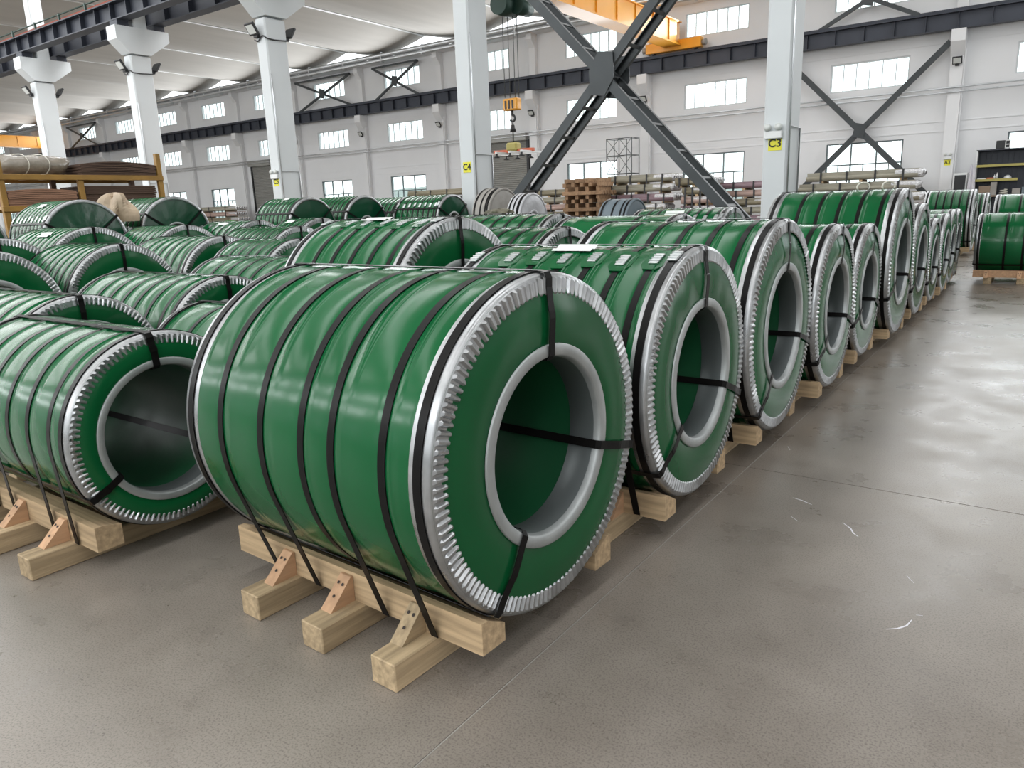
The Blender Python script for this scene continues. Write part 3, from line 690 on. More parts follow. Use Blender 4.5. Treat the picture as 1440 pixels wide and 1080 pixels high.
coils = [
 # key, label, x, y, z, R, L, options
 ('big green wrapped coil nearest the camera on the nailed timber skid', 'the big nearest coil', -1.33, 2.022, .696, .583, 1.31, dict(yaw=-2.2, seg=120, teeth=128, stations=[.045, .2, .437, .591, .817, 1.067, 1.26], eye=(90, 236, 345), tie=True, seed=1)),
 ('green coil second in the aisle row, with silver strap seals on shield-shaped pads', 'the second aisle-row coil', -1.288, 3.27, .70, .583, 1.17, dict(seg=104, teeth=128, nstr=7, seals=112, pads=True, eye=(90, 218, 338), papers=((.62, 100, .22, 12),), tie=True, seed=2)),
 ('green coil third in the aisle row, its crumpled face film shining at the top', 'the third aisle-row coil', -1.267, 4.50, .738, .622, 1.21, dict(seg=96, teeth=120, nstr=6, eye=(92, 228, 342), sag=.002, tie=True, seed=3)),
 ('green coil fourth in the aisle row, with a two-piece seal on its edge band', 'the fourth aisle-row coil', -1.243, 5.73, .698, .583, 1.0, dict(seg=84, teeth=110, eye=(88, 215, 340), sag=.002, nstr=5, seed=4)),
 ('smaller green coil fifth in the aisle row, just before the tall one', 'the fifth aisle-row coil', -1.267, 6.985, .674, .561, 1.1, dict(seg=72, teeth=100, eye=(88, 205, 338), sag=.002, nstr=5, seed=5)),
 ('tall green coil sixth in the aisle row, with loose white band loops on top', 'the tall sixth aisle-row coil', -1.21, 8.27, .815, .702, 1.19, dict(seg=84, teeth=110, eye=(90, 205, 335), sag=.002, nstr=6, loops=True, seed=6)),
 ('green coil seventh in the aisle row, behind the tall one', 'the seventh aisle-row coil', -1.22, 9.66, .732, .619, 1.2, dict(eye=(88, 210, 335), sag=.002, seed=7)),
 ('low green coil eighth in the aisle row', 'the eighth aisle-row coil', -1.22, 10.85, .63, .517, 1.2, dict(eye=(88, 210, 335), sag=.002, seed=8)),
 ('green coil ninth in the aisle row', 'the ninth aisle-row coil', -1.21, 11.93, .641, .528, 1.2, dict(seg=56, teeth=80, eye=(88, 210, 335), seed=9)),
 ('green coil tenth in the aisle row', 'the tenth aisle-row coil', -1.246, 13.03, .655, .542, 1.2, dict(seg=56, teeth=80, eye=(88, 210, 335), seed=10)),
 ('green coil eleventh and last in the closed aisle row', 'the eleventh aisle-row coil', -1.283, 14.12, .644, .531, 1.2, dict(seg=56, teeth=80, eye=(88, 210, 335), seed=11)),
 ('green coil far down the aisle beyond the closed row, showing its whole side', 'the far aisle coil', -1.545, 20.19, .79, .677, .98, dict(seg=56, teeth=80, seed=12)),
 ('green coil at the very end of the aisle, only its edge showing', 'the coil at the end of the aisle', -1.42, 22.1, .74, .627, 1.2, dict(seg=48, teeth=72, seed=13)),
 ('green coil with wide open dark bore, left of the biggest coil', 'the wide-bore coil left of the biggest one', -3.222, 1.721, .558, .445, 1.35, dict(seg=104, teeth=104, bore=.30, nstr=6, eye=(95, 210, 330), tie=True, seed=14)),
 ('low green coil half hidden between the biggest coil and the wide-bore coil', 'the low coil behind the wide-bore one', -3.02, 2.65, .543, .43, 1.35, dict(seg=72, teeth=80, bore=.27, seed=15)),
 ('green coil with a tall domed end behind the biggest coil, seals and paper on top', 'the domed coil behind the biggest one', -3.128, 3.76, .773, .66, 1.106, dict(seg=96, teeth=120, nstr=6, seals=105, pads=True, papers=((.66, 97, .24, 9),), eye=(90, 215, 330), seed=16)),
 ('shiny green coil between the domed coil and the third aisle coil', 'the shiny coil behind the domed one', -3.16, 5.16, .711, .598, 1.2, dict(teeth=110, sag=.001, seed=17)),
 ('green coil behind the cut-off left coil, with a white sheet on its film', 'the coil behind the cut-off left one', -4.66, 2.06, .59, .477, 1.3, dict(seg=84, teeth=100, bore=.30, papers=((1.02, 120, .2, 14),), seed=18)),
 ('green coil with bright ribbed rim left of the low half-hidden coil', 'the bright-rimmed left coil', -4.68, 3.06, .599, .486, 1.5, dict(seg=84, teeth=100, nstr=7, bore=.30, seed=19)),
 ('plain green coil body ending against the far rim of the domed coil', 'the plain coil left of the domed one', -5.0, 4.09, .623, .51, 1.286, dict(seg=72, teeth=80, seed=20)),
 ('green coil whose ribbed rim is cut by the left picture edge, lower of two there', 'the lower coil cut at the left', -7.17, 2.48, .70, .587, 1.3, dict(seg=84, teeth=110, seed=21)),
 ('green coil with full ribbed arch and black top strap below the left pile', 'the ribbed-arch coil at left', -7.54, 3.81, .687, .574, 1.2, dict(seg=84, teeth=110, nstr=8, seed=22)),
 ('upper of two ribbed rims cut by the left picture edge', 'the upper coil cut at the left', -8.78, 3.19, .733, .62, 1.3, dict(teeth=110, seed=23)),
 ('green coil with many glinting seals on its shoulder at the far left', 'the many-sealed coil at left', -9.87, 4.67, .765, .652, 1.4, dict(seg=84, teeth=110, nstr=9, seals=150, pads=False, papers=((.62, 118, .3, 10),), seed=24)),
 ('green coil with ribbed arch in the middle of the left group', 'the middle ribbed-arch coil', -7.81, 5.14, .691, .578, 1.337, dict(seg=84, teeth=110, nstr=7, seed=25)),
 ('narrow silver-edged coil end squeezed left of the domed coil', 'the squeezed coil left of the domed one', -6.46, 5.16, .673, .56, 1.0, dict(teeth=90, seed=26)),
 ('yellowish green coil with a broad pale rim left of the domed coil', 'the yellowish broad-rimmed coil', -8.47, 6.77, .715, .602, 1.313, dict(teeth=100, nstr=9, seed=27)),
 ('grey-green coil behind the left ribbed arches', 'the grey-green coil behind the ribbed arches', -10.75, 6.47, .747, .634, 1.25, dict(teeth=100, nstr=7, seed=28)),
 ('low-showing green coil before the raised row, left of the C5 column', 'the coil before the raised row', -11.17, 8.07, .756, .643, 1.3, dict(teeth=100, nstr=6, seals=120, papers=((.7, 112, .3, 9),), seed=29)),
 ('green coil top with a paper sheet directly before the raised dark coils', 'the papered coil before the raised row', -10.3, 8.72, .757, .644, .82, dict(teeth=100, nstr=5, papers=((.55, 112, .2, 9),), seed=30)),
 ('green coil rim right of the domed coil, farther back', 'the back coil right of the domed one', -7.6, 9.94, .73, .617, 1.2, dict(seg=56, teeth=90, seed=31)),
 ('green coil rim below the pale wrapped dome', 'the coil below the pale dome', -6.05, 8.86, .743, .63, 1.2, dict(seg=56, teeth=90, seed=32)),
 ('green coil with slim rim before the timber crib', 'the slim-rimmed coil before the crib', -4.5, 7.23, .748, .635, 1.25, dict(seg=56, teeth=90, seed=33)),
 ('smooth pale-green coil top behind the third aisle coil', 'the smooth coil behind the third aisle one', -2.9, 6.87, .732, .619, 1.3, dict(seg=64, teeth=90, nstr=2, seed=34)),
 ('green coil with white paper and small silver dome under the foot of the big brace', 'the coil under the brace foot', -3.41, 9.69, .742, .629, 1.32, dict(seg=64, teeth=90, nstr=9, seals=125, papers=((.72, 115, .26, 12),), seed=35)),
 ('green coil top just showing above the tall sixth coil of the aisle row', 'the coil behind the tall one', -2.95, 15.9, .80, .69, 1.35, dict(seg=56, teeth=80, nstr=7, seed=36)),
 ('green coil lying across the far aisle on the right, nearer of two', 'the nearer coil across the aisle', .30, 14.5, .62, .47, 1.33, dict(seg=64, teeth=90, nstr=5, seed=37)),
 ('green coil in the right distance, seen above the one lying across the aisle', 'the farther coil across the aisle', .10, 18.3, .73, .617, 1.15, dict(seg=56, teeth=80, nstr=4, seed=38)),
 ('raised dark glossy coil at the left picture edge before the rack', None, -12.5, 4.05, 1.17, .65, 1.2, dict(style='B', bore=.2, nstr=8, eye=(40, 150), seed=40)),
 ('raised dark glossy coil with bright film folds, left of the brown tarp', None, -12.27, 5.7, 1.17, .65, 1.2, dict(style='B', bore=.2, nstr=9, eye=(38, 152), seals=145, papers=((.62, 118, .22, 9),), seed=41)),
 ('raised dark glossy coil with open bore, right of the brown tarp', None, -12.64, 7.43, 1.194, .665, 1.3, dict(style='B', bore=.2, nstr=7, eye=(40, 145), papers=((1.0, 118, .22, 9),), seed=42)),
 ('raised dark coil under the C5 column, first of the four in its row', None, -11.2, 9.27, 1.217, .555, 1.05, dict(style='B', bore=.16, nstr=8, eye=(38, 150), papers=((.5, 108, .16, 9),), seed=43)),
 ('raised dark coil right of the C5 column, second of the four in its row', None, -11.0, 10.43, 1.205, .577, 1.2, dict(style='B', bore=.17, nstr=9, eye=(38, 150), seed=44)),
 ('raised dark coil, third of four by the C5 column', None, -10.9, 11.64, 1.15, .595, 1.2, dict(style='B', bore=.16, nstr=9, eye=(38, 150), seed=45)),
 ('raised dark coil touching the foot of the C4 column, fourth of its row', None, -9.5, 11.3, 1.244, .497, 1.15, dict(style='B', bore=.15, nstr=8, eye=(38, 150), seals=140, seed=46)),
]
TIES = {}
def chock_on_stand(t, b0, R, s, xa, xb):
    Re = R+0.012; h = 0.25; m = h/math.sqrt(Re*Re-h*h); zh = b0+R-math.sqrt(Re*Re-h*h); zb = b0-0.012
    y0 = h-(zh-zb)/m
    P = [(s*y0, zb), (s*0.38, zb), (s*0.38, zh+m*(0.38-h))]
    MB().prism(P if s > 0 else P[::-1], 'x', xa, xb).build('chock', 'wood_x', t)
for (lab, short, x, y, z, R, L, kw) in coils:
    steel_coil(lab, x, y, z, R, L, **kw)
    if short:
        cr = (-.25, -.615, -.995) if kw.get('tie') and L > 1.3 and kw.get('yaw') else None
        skid(f'pale timber skid under {short}', x, y, L, R, kw.get('yaw', 0), cr, chocks=(x > -1.9 or lab in TIES), pink=(x > -0.5), ties=TIES.get(lab, ()))
    else:
        # raised coils rest on a low bed of timber bearers
        b0 = z-R
        t = thing('timber_stand', 'timber stand under the '+lab.split(',')[0], 'stand', (x, y, 0), 0, 'timber stands under raised coils')
        for xx in (-0.2, -L+0.2):
            MB().bevbox(xx-0.07, xx+0.07, -0.42, 0.42, 0, b0*0.5, 0.006).build('cross_beam', 'wood_x', t)
            for s in (-1, 1):
                chock_on_stand(t, b0, R, s, xx-0.07, xx+0.07)
            MB().bevbox(xx-0.06, xx+0.06, -0.42, 0.42, b0*0.5, b0-0.012, 0.006).build('top_beam', 'wood_x', t)

# grey wrapped coils near the C4 column
for lab, x, y, z, R, L, face, seed in (
    ('grey paper-wrapped coil leaning against the foot of the C4 column', -8.2, 11.2, 1.31, .5, .38, 'grey_wrap', 50),
    ('pale plastic-wrapped coil with domed end in front of the grey one', -7.3, 10.8, 1.26, .43, .28, 'pale_wrap', 51),
    ('small blue-grey wrapped coil before the tube stacks', -5.4, 10.9, 1.13, .4, .5, 'blue_wrap', 52)):
    steel_coil(lab, x, y, z, R, L, style='G', face=face, bore=.12, nstr=3, eye=(), seed=seed, seg=56, group='grey wrapped coils')
    b0 = z-R
    t = thing('timber_stand', 'timber stand under the '+lab.split(' coil')[0]+' coil', 'stand', (x, y, 0), 0, 'timber stands under raised coils')
    MB().bevbox(-L, 0, -0.4, 0.4, 0, b0*0.5, 0.006).build('cross_beam', 'wood_x', t)
    for s in (-1, 1):
        chock_on_stand(t, b0, R, s, -L+0.02, -0.02)
    MB().bevbox(-L+0.01, -0.01, -0.4, 0.4, b0*0.5, b0-0.012, 0.006).build('top_beam', 'wood_x', t)

# ------------------------------------------------------------------ crumpled sheets on the coils
def lump(name, label, m, loc, sx, sy, sz, seed, cat='sheet'):
    r = np.random.default_rng(seed); n, k = 26, 13; A = np.zeros((n, k, 3)); ph = r.uniform(0, 6.28, 8)
    for i in range(n):
        a = 2*math.pi*i/n
        for j in range(k):
            e = (j/(k-1))*math.pi*0.5
            w = 1+0.16*math.sin(3*a+ph[0]+2*e)+0.12*math.sin(5*a+ph[1]-3*e)+0.08*math.sin(9*a+ph[2])
            A[i, j] = (sx*math.cos(a)*max(0, math.cos(e))**0.6*w, sy*math.sin(a)*max(0, math.cos(e))**0.6*w, sz*(math.sin(e)**0.8*(1+0.12*math.sin(4*a+ph[3]))))
    return tag(MB().grid(A, cu=True, smooth=False).build(name, m, None, loc=loc), label, cat)
# ------------------------------------------------------------------ storage rack with boards
rk = thing('storage_rack', 'yellow steel rack at far left carrying brown board stacks', 'rack', (-16, 7.6, 0))
RY = (-1.55, -0.13, 1.55)
for yy in RY:
    MB().bevbox(-0.05, 0.05, yy-0.05, yy+0.05, 0, 2.86 if yy != RY[1] else 2.3, 0.006).build('front_post', 'rack', rk)
    MB().bevbox(-1.25, -1.15, yy-0.05, yy+0.05, 0, 2.5, 0.006).build('rear_post', 'board_dark', rk)
for zz in (1.72, 2.30):
    MB().bevbox(0.0, 0.08, -1.62, 1.6, zz, zz+0.1, 0.006).build('front_beam', 'rack', rk)
    MB().bevbox(-1.27, -1.2, -1.62, 1.6, zz, zz+0.1, 0.006).build('rear_beam', 'rack', rk)
    for i in range(9): MB().box(-1.2, 0.0, -1.5+i*0.37, -1.42+i*0.37, zz+0.05, zz+0.1).build('cross_slat', 'wood', rk)
def board_stack(label, m, y0, y1, x0, x1, z0, z1, n, warp):
    t = thing('board_stack', label, 'boards', ((x0+x1)/2, (y0+y1)/2, z0)); h = (z1-z0)/n
    for i in range(n):
        ysx = np.linspace(y0, y1, 9)-(y0+y1)/2; j = random.uniform(-.012, .012)
        zz = i*h+warp*(1-(ysx/((y1-y0)/2))**2)*(i+1)/n
        xa, xb = x0-(x0+x1)/2+random.uniform(-.015, .015), x1-(x0+x1)/2+random.uniform(-.015, .015)
        A = np.array([[(xa, a+j, z), (xb, a+j, z), (xb, a+j, z+h*0.9), (xa, a+j, z+h*0.9)] for a, z in zip(ysx, zz)])
        b = MB().grid(A, cv=True, smooth=False); b.add([tuple(q) for q in A[0]], [(0, 1, 2, 3)]); b.add([tuple(q) for q in A[-1]], [(3, 2, 1, 0)])
        b.build('board', m, t)
board_stack('dark brown board stack on the upper rack level, sagging at its ends', 'board_dark', 7.52, 9.08, -17.1, -15.98, 2.402, 2.62, 8, .06)
board_stack('light brown board stack on the lower rack level, left bay', 'board_light', 6.12, 7.36, -17.1, -15.98, 1.822, 2.1, 9, .04)
board_stack('dark brown board stack on the lower rack level, right bay', 'board_dark', 7.56, 9.06, -17.1, -16.06, 1.822, 2.2, 9, .0)
bw = thing('wrapped_bundle', 'cloudy plastic-wrapped bundle tied with pale cord on the upper rack level', 'bundle', (-16.62, 6.80, 2.432))
A = []
for yy, s in ((-0.62, 0.0), (-0.62, 0.9), (-0.5, 1.02), (-0.25, 1.0), (0.0, 1.05), (0.25, 1.0), (0.5, 1.0), (0.6, 0.92), (0.6, 0.0)):
    A.append([(0.46*s*math.cos(a)+0.02*math.sin(5*a+yy*7), yy+0.05*math.sin(3*a), 0.17+0.17*s*max(-1, min(1, 1.25*math.sin(a)))+0.008*math.sin(7*a+yy*9)) for a in np.linspace(0, 6.283, 20, endpoint=False)])
MB().grid(A, cv=True).build('wrap', 'wrap_clear', bw)
for yy, dy in ((-0.25, 0.1), (0.1, 0.12)):
    pts = [(0.49*math.cos(a), yy+dy*math.cos(a), 0.175+0.195*max(-1, min(1, 1.25*math.sin(a)))) for a in np.linspace(0, 6.283, 24, endpoint=False)]
    MB().tube(pts, 0.008, 6, closed=True).build('cord', 'cord', bw)

# ------------------------------------------------------------------ wrapped tube bundles before the far wall
ORD = ['topmost', 'second from top', 'third from top', 'fourth from top', 'fifth from top', 'sixth from top', 'seventh from top']
def tube_stack(where, x0, x1, y, top, nl, cols, foil, seed, pitch=None):
    r = random.Random(seed); h = top/nl
    for i in range(nl):
        name = 'lowest' if i == 0 else ORD[nl-1-i]
        a, b_ = x0+r.uniform(-.25, .25), x1+r.uniform(-.2, .2); cx = (a+b_)/2; hl = (b_-a)/2
        m = cols[(nl-1-i) % len(cols)]
        word = {'tube_grey': 'grey', 'tube_lilac': 'lilac-tinted', 'tube_olive': 'olive', 'tube_pink': 'pinkish'}[m]
        t = thing('tube_bundle', f'{word} tube bundle, {name}, stack {where}', 'tubes', (cx, y, i*h), 0, 'wrapped tube bundles stacked by the far wall')
        sp = 0.2*h
        for q in (-0.7, 0, 0.7): MB().box(hl*q-0.05, hl*q+0.05, -0.42, 0.42, 0, sp).build('timber_spacer', 'wood', t)
        hh = h-sp; n = 5
        for j in range(n):  # round tubes side by side
            yy = -0.36+0.72*j/(n-1); rr = min(0.09, hh/2)
            pts = [(-hl+r.uniform(0, .08), yy, sp+rr), (0, yy, sp+rr), (hl-r.uniform(0, .08), yy, sp+rr)]
            MB().tube(pts, rr, 10).build('tube', m, t)
        if hh > 0.15: MB().box(-hl*0.98, hl*0.98, -0.40, 0.40, sp+0.07, sp+hh-0.006).build('film_wrap', m, t)
        if foil:
            for j in range(n):
                yy = -0.36+0.72*j/(n-1); A = []
                for d, s in ((-0.75, 0.8), (-0.2, 0.86), (0.0, 0.8), (0.06, 0.4)):
                    A.append([(hl+d+0.03*r.random(), yy+0.09*s*math.cos(q)*(1+.15*r.random()), sp+hh/2+hh*0.5*s*math.sin(q)*(1+.15*r.random())) for q in np.linspace(0, 6.283, 9, endpoint=False)])
                MB().grid(A, cv=True, smooth=False).build('foil_end', 'foil', t)
        for q in (-0.72, -0.25, 0.25, 0.72):
            if nl < 8: MB().box(hl*q-0.03, hl*q+0.03, -0.455, -0.445, 0, h).build('tie', 'dark', t)
tube_stack('right of the C3 column', -7.5, -3.7, 28.2, 2.2, 6, ['tube_grey', 'tube_grey', 'tube_olive'], True, 1)
tube_stack('just left of the C3 column', -10.3, -7.6, 26.6, 2.0, 7, ['tube_lilac', 'tube_pink', 'tube_olive', 'tube_grey'], True, 2)
tube_stack('crossed by the big brace', -11.0, -9.6, 25.6, 2.2, 7, ['tube_olive', 'tube_olive', 'tube_pink', 'tube_lilac'], True, 3)
tube_stack('right of the timber crib', -14.0, -11.5, 26.2, 2.42, 7, ['tube_grey', 'tube_grey', 'tube_lilac'], True, 4)
tube_stack('left of the timber crib', -18.4, -15.6, 26.4, 2.05, 7, ['tube_olive', 'tube_grey', 'tube_pink'], False, 5)
tube_stack('behind the C4 column', -24.3, -20.6, 26.3, 2.3, 7, ['tube_olive', 'tube_grey', 'tube_pink'], False, 6)
tube_stack('by the shutter beyond the C5 column', -50.0, -42.5, 29.5, 2.1, 6, ['tube_grey', 'tube_pink', 'tube_olive'], True, 7)
tube_stack('lying lowest beside the tool shelves', -3.5, -2.6, 25.5, 1.15, 4, ['tube_pink', 'tube_olive'], True, 8)
# timber crib: beams laid crosswise
for i in range(8):
    z0 = i*0.295
    for j in range(5):
        if i % 2: b = MB().bevbox(-0.07, 0.07, -0.5, 0.5, 0, 0.14, 0.006); p = (-15.15+j*0.37, 25, z0+0.15)
        else: b = MB().bevbox(-0.86, 0.86, -0.07, 0.07, 0, 0.14, 0.006); p = (-14.4+random.uniform(-.05, .05), 24.55+j*0.22, z0+0.15)
        tag(b.build('timber_beam', 'old_wood', None, loc=(p[0], p[1], i*0.295)), 'rough timber beam in the crosswise crib by the tube stacks', 'timber', 'beams of the timber crib')
        if j < 4:
            tag(MB().bevbox(-0.07, 0.07, -0.45, 0.45, 0, 0.15, 0.006).build('timber_beam', 'old_wood', None, loc=(-15.1+j*0.45, 25, i*0.295+0.142)), 'rough timber beam in the crosswise crib by the tube stacks', 'timber', 'beams of the timber crib')

# ------------------------------------------------------------------ scaffold tower
t = thing('scaffold_tower', 'thin grey tubular scaffold tower before the far wall', 'scaffold', (-15.55, 30, 0))
b = []
for x in (-0.6, 0.0, 0.6):
    for y in (-0.35, 0.35): MB().tube([(x, y, 0), (x, y, 4.12)], 0.02, 6).build('standard', 'rope', t)
for zz in (0.5, 1.3, 2.1, 2.65, 3.4, 4.1):
    for y in (-0.35, 0.35): MB().tube([(-0.6, y, zz), (0.6, y, zz)], 0.015, 6).build('ledger', 'rope', t)
    for x in (-0.6, 0, 0.6): MB().tube([(x, -0.35, zz), (x, 0.35, zz)], 0.015, 6).build('transom', 'rope', t)
for za, zb in ((2.65, 3.4), (3.4, 4.1), (1.3, 2.1)):
    for xa in (-0.6, 0.0): MB().tube([(xa, -0.35, za), (xa+0.6, -0.35, zb)], 0.012, 6).build('diagonal', 'rope', t); MB().tube([(xa+0.6, -0.35, za), (xa, -0.35, zb)], 0.012, 6).build('diagonal', 'rope', t)

# ------------------------------------------------------------------ overhead crane, hoist and lifting frame
def crane(label, x):
    c = thing('overhead_crane', label, 'crane', (x, 0, 7.54))
    MB().box(-0.28, 0.28, 12.95, YW-0.5, 0.28, 1.1).build('girder', 'yellow', c)
    MB().box(-0.38, 0.38, 13.1, YW-0.5, 0.22, 0.28).build('girder_flange', 'yellow', c)
    MB().box(-0.38, 0.38, 13.1, YW-0.5, 1.1, 1.14).build('girder_flange', 'yellow', c)
    me = MB().box(0.28, 0.33, -0.02, 0.02, 0.28, 1.1).mesh('rib'); me.materials.append(M['yellow'])
    for i in range(12): link('rib', me, c, (0, 14+i*1.5, 0))
    for yy in (12.86, YW-0.42):
        MB().bevbox(-1.25, 1.25, yy-0.16, yy+0.16, 0.06, 0.46, 0.02).build('end_carriage', 'yellow', c)
        for s in (-1, 1):
            MB().tube([(s*0.95, yy-0.1, 0.14), (s*0.95, yy+0.1, 0.14)], 0.135, 16).build('wheel', 'dark', c)
            MB().tube([(s*1.25, yy, 0.24), (s*1.42, yy, 0.24)], [0.1, 0.13], 12).build('buffer', 'grey_wrap', c)
    return c
cr = crane('yellow overhead crane spanning to the far wall above the big brace', -14.0)
hy = 19.6
h = MB().tube([(0.05, hy-0.5, -0.3), (0.05, hy+0.25, -0.3)], 0.3, 18).build('hoist_drum', 'hoist', cr)
MB().tube([(0.42, hy-0.1, -0.34), (0.42, hy+0.5, -0.34)], 0.24, 16).build('hoist_motor', 'hoist', cr)
MB().bevbox(-0.3, 0.4, hy-0.4, hy+0.3, -0.1, 0.22, 0.02).build('trolley', 'dark', cr)
for dx, dy in ((-0.1, -0.12), (0.04, -0.05), (0.16, 0.05), (0.24, 0.14)): MB().tube([(dx, hy+dy, -0.3), (dx, hy+dy, -2.85)], 0.012, 6).build('wire_rope', 'rope', cr)
hb = MB(); hb.bevbox(-0.2, 0.34, hy-0.13, hy+0.13, -3.22, -2.88, 0.03)
hb.build('hook_block', 'yellow', cr)
for dx in (-0.08, 0.05, 0.18): MB().box(dx-0.025, dx+0.025, hy-0.15, hy-0.132, -3.18, -2.94).build('sheave_slot', 'dark', cr)
pts = [(0.07, hy, -3.2), (0.07, hy, -3.36)]+[(0.07+0.09*math.sin(a), hy, -3.45+0.09*math.cos(a)) for a in np.linspace(0, 4.3, 12)]
MB().tube(pts, 0.035, 8).build('hook', 'dark', cr)
crane('yellow overhead crane far down the hall, above the wrapped bundle on the rack', -72.0)

lf = thing('lifting_frame', 'yellow-hubbed vacuum lifting frame hanging from the crane hook', 'lifter', (-13.93, hy, 3.1))
MB().tube([(0, 0, 0.3), (0, 0, 0.86)], 0.022, 8).build('hanger_rod', 'rope', lf)
MB().tube([(0, 0, 0.6), (0, 0, 0.8)], [0.1, 0.05], 10).build('swivel', 'dark', lf)
MB().bevbox(-0.2, 0.2, -0.15, 0.15, 0.02, 0.28, 0.05).build('hub', 'shelf_edge', lf)
MB().bevbox(-0.75, 0.75, -0.06, 0.06, -0.02, 0.08, 0.01).build('spreader_beam', 'orange', lf)
for x in (-0.68, -0.25, 0.25, 0.68):
    MB().box(x-0.03, x+0.03, -0.6, 0.6, -0.06, 0.0).build('cross_arm', 'white_paint', lf)
    for yy in (-0.55, 0.55): MB().tube([(x, yy, -0.02), (x, yy, -0.12), (x, yy, -0.18)], [0.03, 0.03, 0.11], 12).build('suction_cup', 'dark', lf)

# ------------------------------------------------------------------ tool shelves by the A3 pilaster
ts = thing('tool_shelves', 'dark sheet-backed tool shelves with olive edges by the far wall', 'shelves', (-1.2, 31.4, 0))
MB().box(-1.3, 1.6, 0.2, 0.23, 0.0, 2.74).build('back_panel', 'shed', ts)
MB().box(-1.32, -1.28, -0.25, 0.23, 0.0, 2.76).build('side_panel', 'white_paint', ts)
MB().box(-1.32, 1.6, -0.25, 0.23, 2.72, 2.76).build('top_panel', 'shed', ts)
me = MB().box(-0.012, 0.012, 0.17, 0.2, 0.05, 2.7).mesh('rib'); me.materials.append(M['shed'])
for i in range(18): link('rib', me, ts, (-1.22+i*0.16, 0, 0))
for zz, x1 in ((2.2, 1.6), (1.72, -0.05)):
    s = MB().box(-1.28, x1, -0.2, 0.2, zz, zz+0.04).build('shelf', 'shed', ts)
    MB().box(-1.28, x1, -0.225, -0.2, zz-0.02, zz+0.06).build('edge_strip', 'shelf_edge', s)
MB().box(-1.28, 1.6, -0.25, 0.2, 1.18, 1.23).build('worktop', 'card', ts)
MB().box(-1.25, -0.9, -0.2, 0.2, 0.0, 1.18).build('cupboard', 'card', ts)
MB().box(-0.2, 0.3, -0.2, 0.2, 0.0, 1.18).build('cupboard', 'board_dark', ts)
def small(name, label, cat, m, mb, loc): return tag(mb.build(name, m, None, loc=loc), label, cat)
hx_ = thing('heater_unit', 'black box with white frame on top of the tool shelves', 'heater', (-1.78, 31.35, 2.762))
MB().bevbox(-0.2, 0.06, -0.16, 0.16, 0, 0.27, 0.01).build('body', 'dark', hx_)
for x0, x1, z0, z1 in ((0.07, 0.2, 0, 0.03), (0.07, 0.2, 0.12, 0.15), (0.07, 0.2, 0.25, 0.28), (0.06, 0.085, 0, 0.28), (0.185, 0.205, 0, 0.28)): MB().box(x0, x1, -0.165, 0.1, z0, z1).build('frame_bar', 'white_paint', hx_)
MB().box(0.085, 0.185, -0.12, 0.1, 0.03, 0.25).build('dark_panel', 'dark', hx_)
for i, x in enumerate((-1.93, -1.86)):
    small('bottle', ['short white bottle on the middle tool shelf', 'tall white bottle on the middle tool shelf'][i], 'bottle', 'white_paint', MB().tube([(0, 0, 0), (0, 0, 0.1+0.05*i), (0, 0, 0.12+0.05*i), (0, 0, 0.16+0.06*i)], [0.028, 0.028, 0.012, 0.012], 10), (x, 31.3, 1.762))
A = [[(0.12*math.cos(a)*math.cos(e), 0.14*math.sin(a)*math.cos(e), 0.13*math.sin(e)) for a in np.linspace(0, 6.283, 16, endpoint=False)] for e in np.linspace(0, 1.57, 7)]
hm = thing('hard_hat', 'white hard hat on the middle tool shelf', 'helmet', (-1.55, 31.41, 1.764))
MB().grid(A, cv=True).build('dome', 'white_paint', hm); MB().grid([[(r*0.125*math.cos(a), r*0.145*math.sin(a)-0.02*(r > 1), 0.005) for a in np.linspace(0, 6.283, 16, endpoint=False)] for r in (0.9, 1.18)], cv=True).build('brim', 'white_paint', hm)
for i, (x, w, hgt, m, nm) in enumerate(((-2.3, .13, .05, 'white_paint', 'flat white tray on the middle tool shelf'), (-2.05, .1, .06, 'orange', 'low orange-red box on the middle tool shelf'))):
    small('tray', nm, 'box', m, MB().bevbox(-w, w, -.11, .11, 0, hgt, .005), (x, 31.36, 1.762))
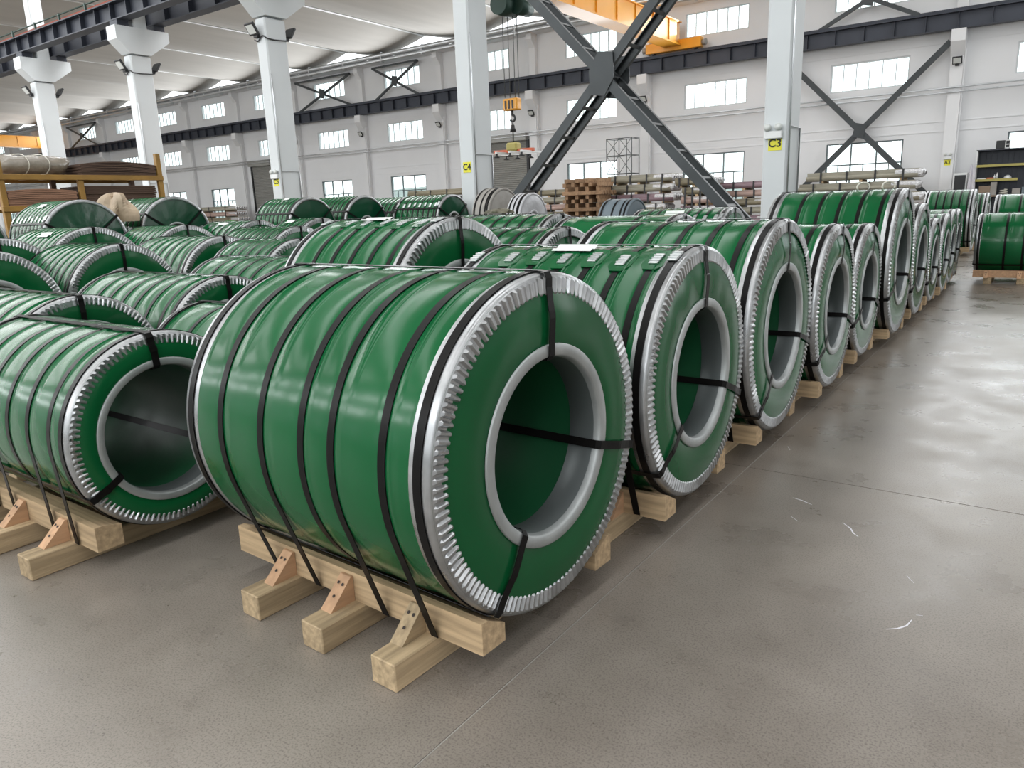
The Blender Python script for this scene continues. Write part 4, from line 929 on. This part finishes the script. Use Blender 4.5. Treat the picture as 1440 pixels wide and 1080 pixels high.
for i, (x, w, hgt, m, nm) in enumerate(((-2.18, .17, .32, 'card', 'brown cardboard box on the tool worktop'), (-1.92, .09, .44, 'grey_wrap', 'tall grey box next to the cardboard box on the worktop'), (-1.25, .12, .2, 'grey_wrap', 'low grey bin at the right of the tool worktop'), (-1.0, .1, .24, 'blue_wrap', 'blue-grey bin at the far right of the tool worktop'))):
    small('box', nm, 'box', m, MB().bevbox(-w, w, -.13, .13, 0, hgt, .006), (x, 31.33, 1.232))
small('cable_heap', 'coiled pale cable heaped on the tool worktop', 'cable', 'cord', MB().tube([(0.13*math.cos(a)*(1-.02*a), 0.1*math.sin(a), 0.02+0.012*a) for a in np.linspace(0, 14, 50)], 0.016, 6), (-1.62, 31.3, 1.232))
A = [[(-2.62+0.17*(u-0.5)*(0.5+0.6*v)+0.0, 31.06+0.05*math.sin(9*u+2*v), 2.28-1.3*v+0.03*math.sin(6*u)) for v in np.linspace(0, 1, 9)] for u in np.linspace(0, 1.6, 14)]
A2 = [[(p[0], p[1]+0.03, p[2]) for p in r] for r in A]
tag(MB().grid(A).grid(A2, flip=True).build('hanging_coat', 'cloth', None), 'white work coat hanging at the side of the tool shelves', 'coat')
cb = thing('glazed_cabinet', 'tall white-framed cabinet with dark glass left of the tool shelves', 'cabinet', (-2.93, 31.4, 0))
MB().bevbox(-0.24, 0.2, -0.15, 0.25, 0.0, 2.02, 0.01).build('carcass', 'white_paint', cb)
for z0, z1 in ((1.3, 1.95), (0.6, 1.22), (0.08, 0.5)): MB().box(-0.19, 0.15, -0.162, -0.152, z0, z1).build('dark_pane', 'dark', cb)
lump('paper_tarp', 'crumpled brown paper sheet between the two raised dark coils at left', 'tarp', (-12.95, 6.55, 1.47), .5, .19, .43, 3)
lump('green_sheet', 'pale green sheet heap right of the raised coil with open bore', 'tarp_green', (-12.98, 8.72, 0.0), .34, .36, 1.27, 4)
lump('brown_tarp', 'crumpled olive tarp on the coils below the pale wrapped dome', 'tarp_olive', (-6.6, 8.86, 1.392), .22, .10, .06, 5)
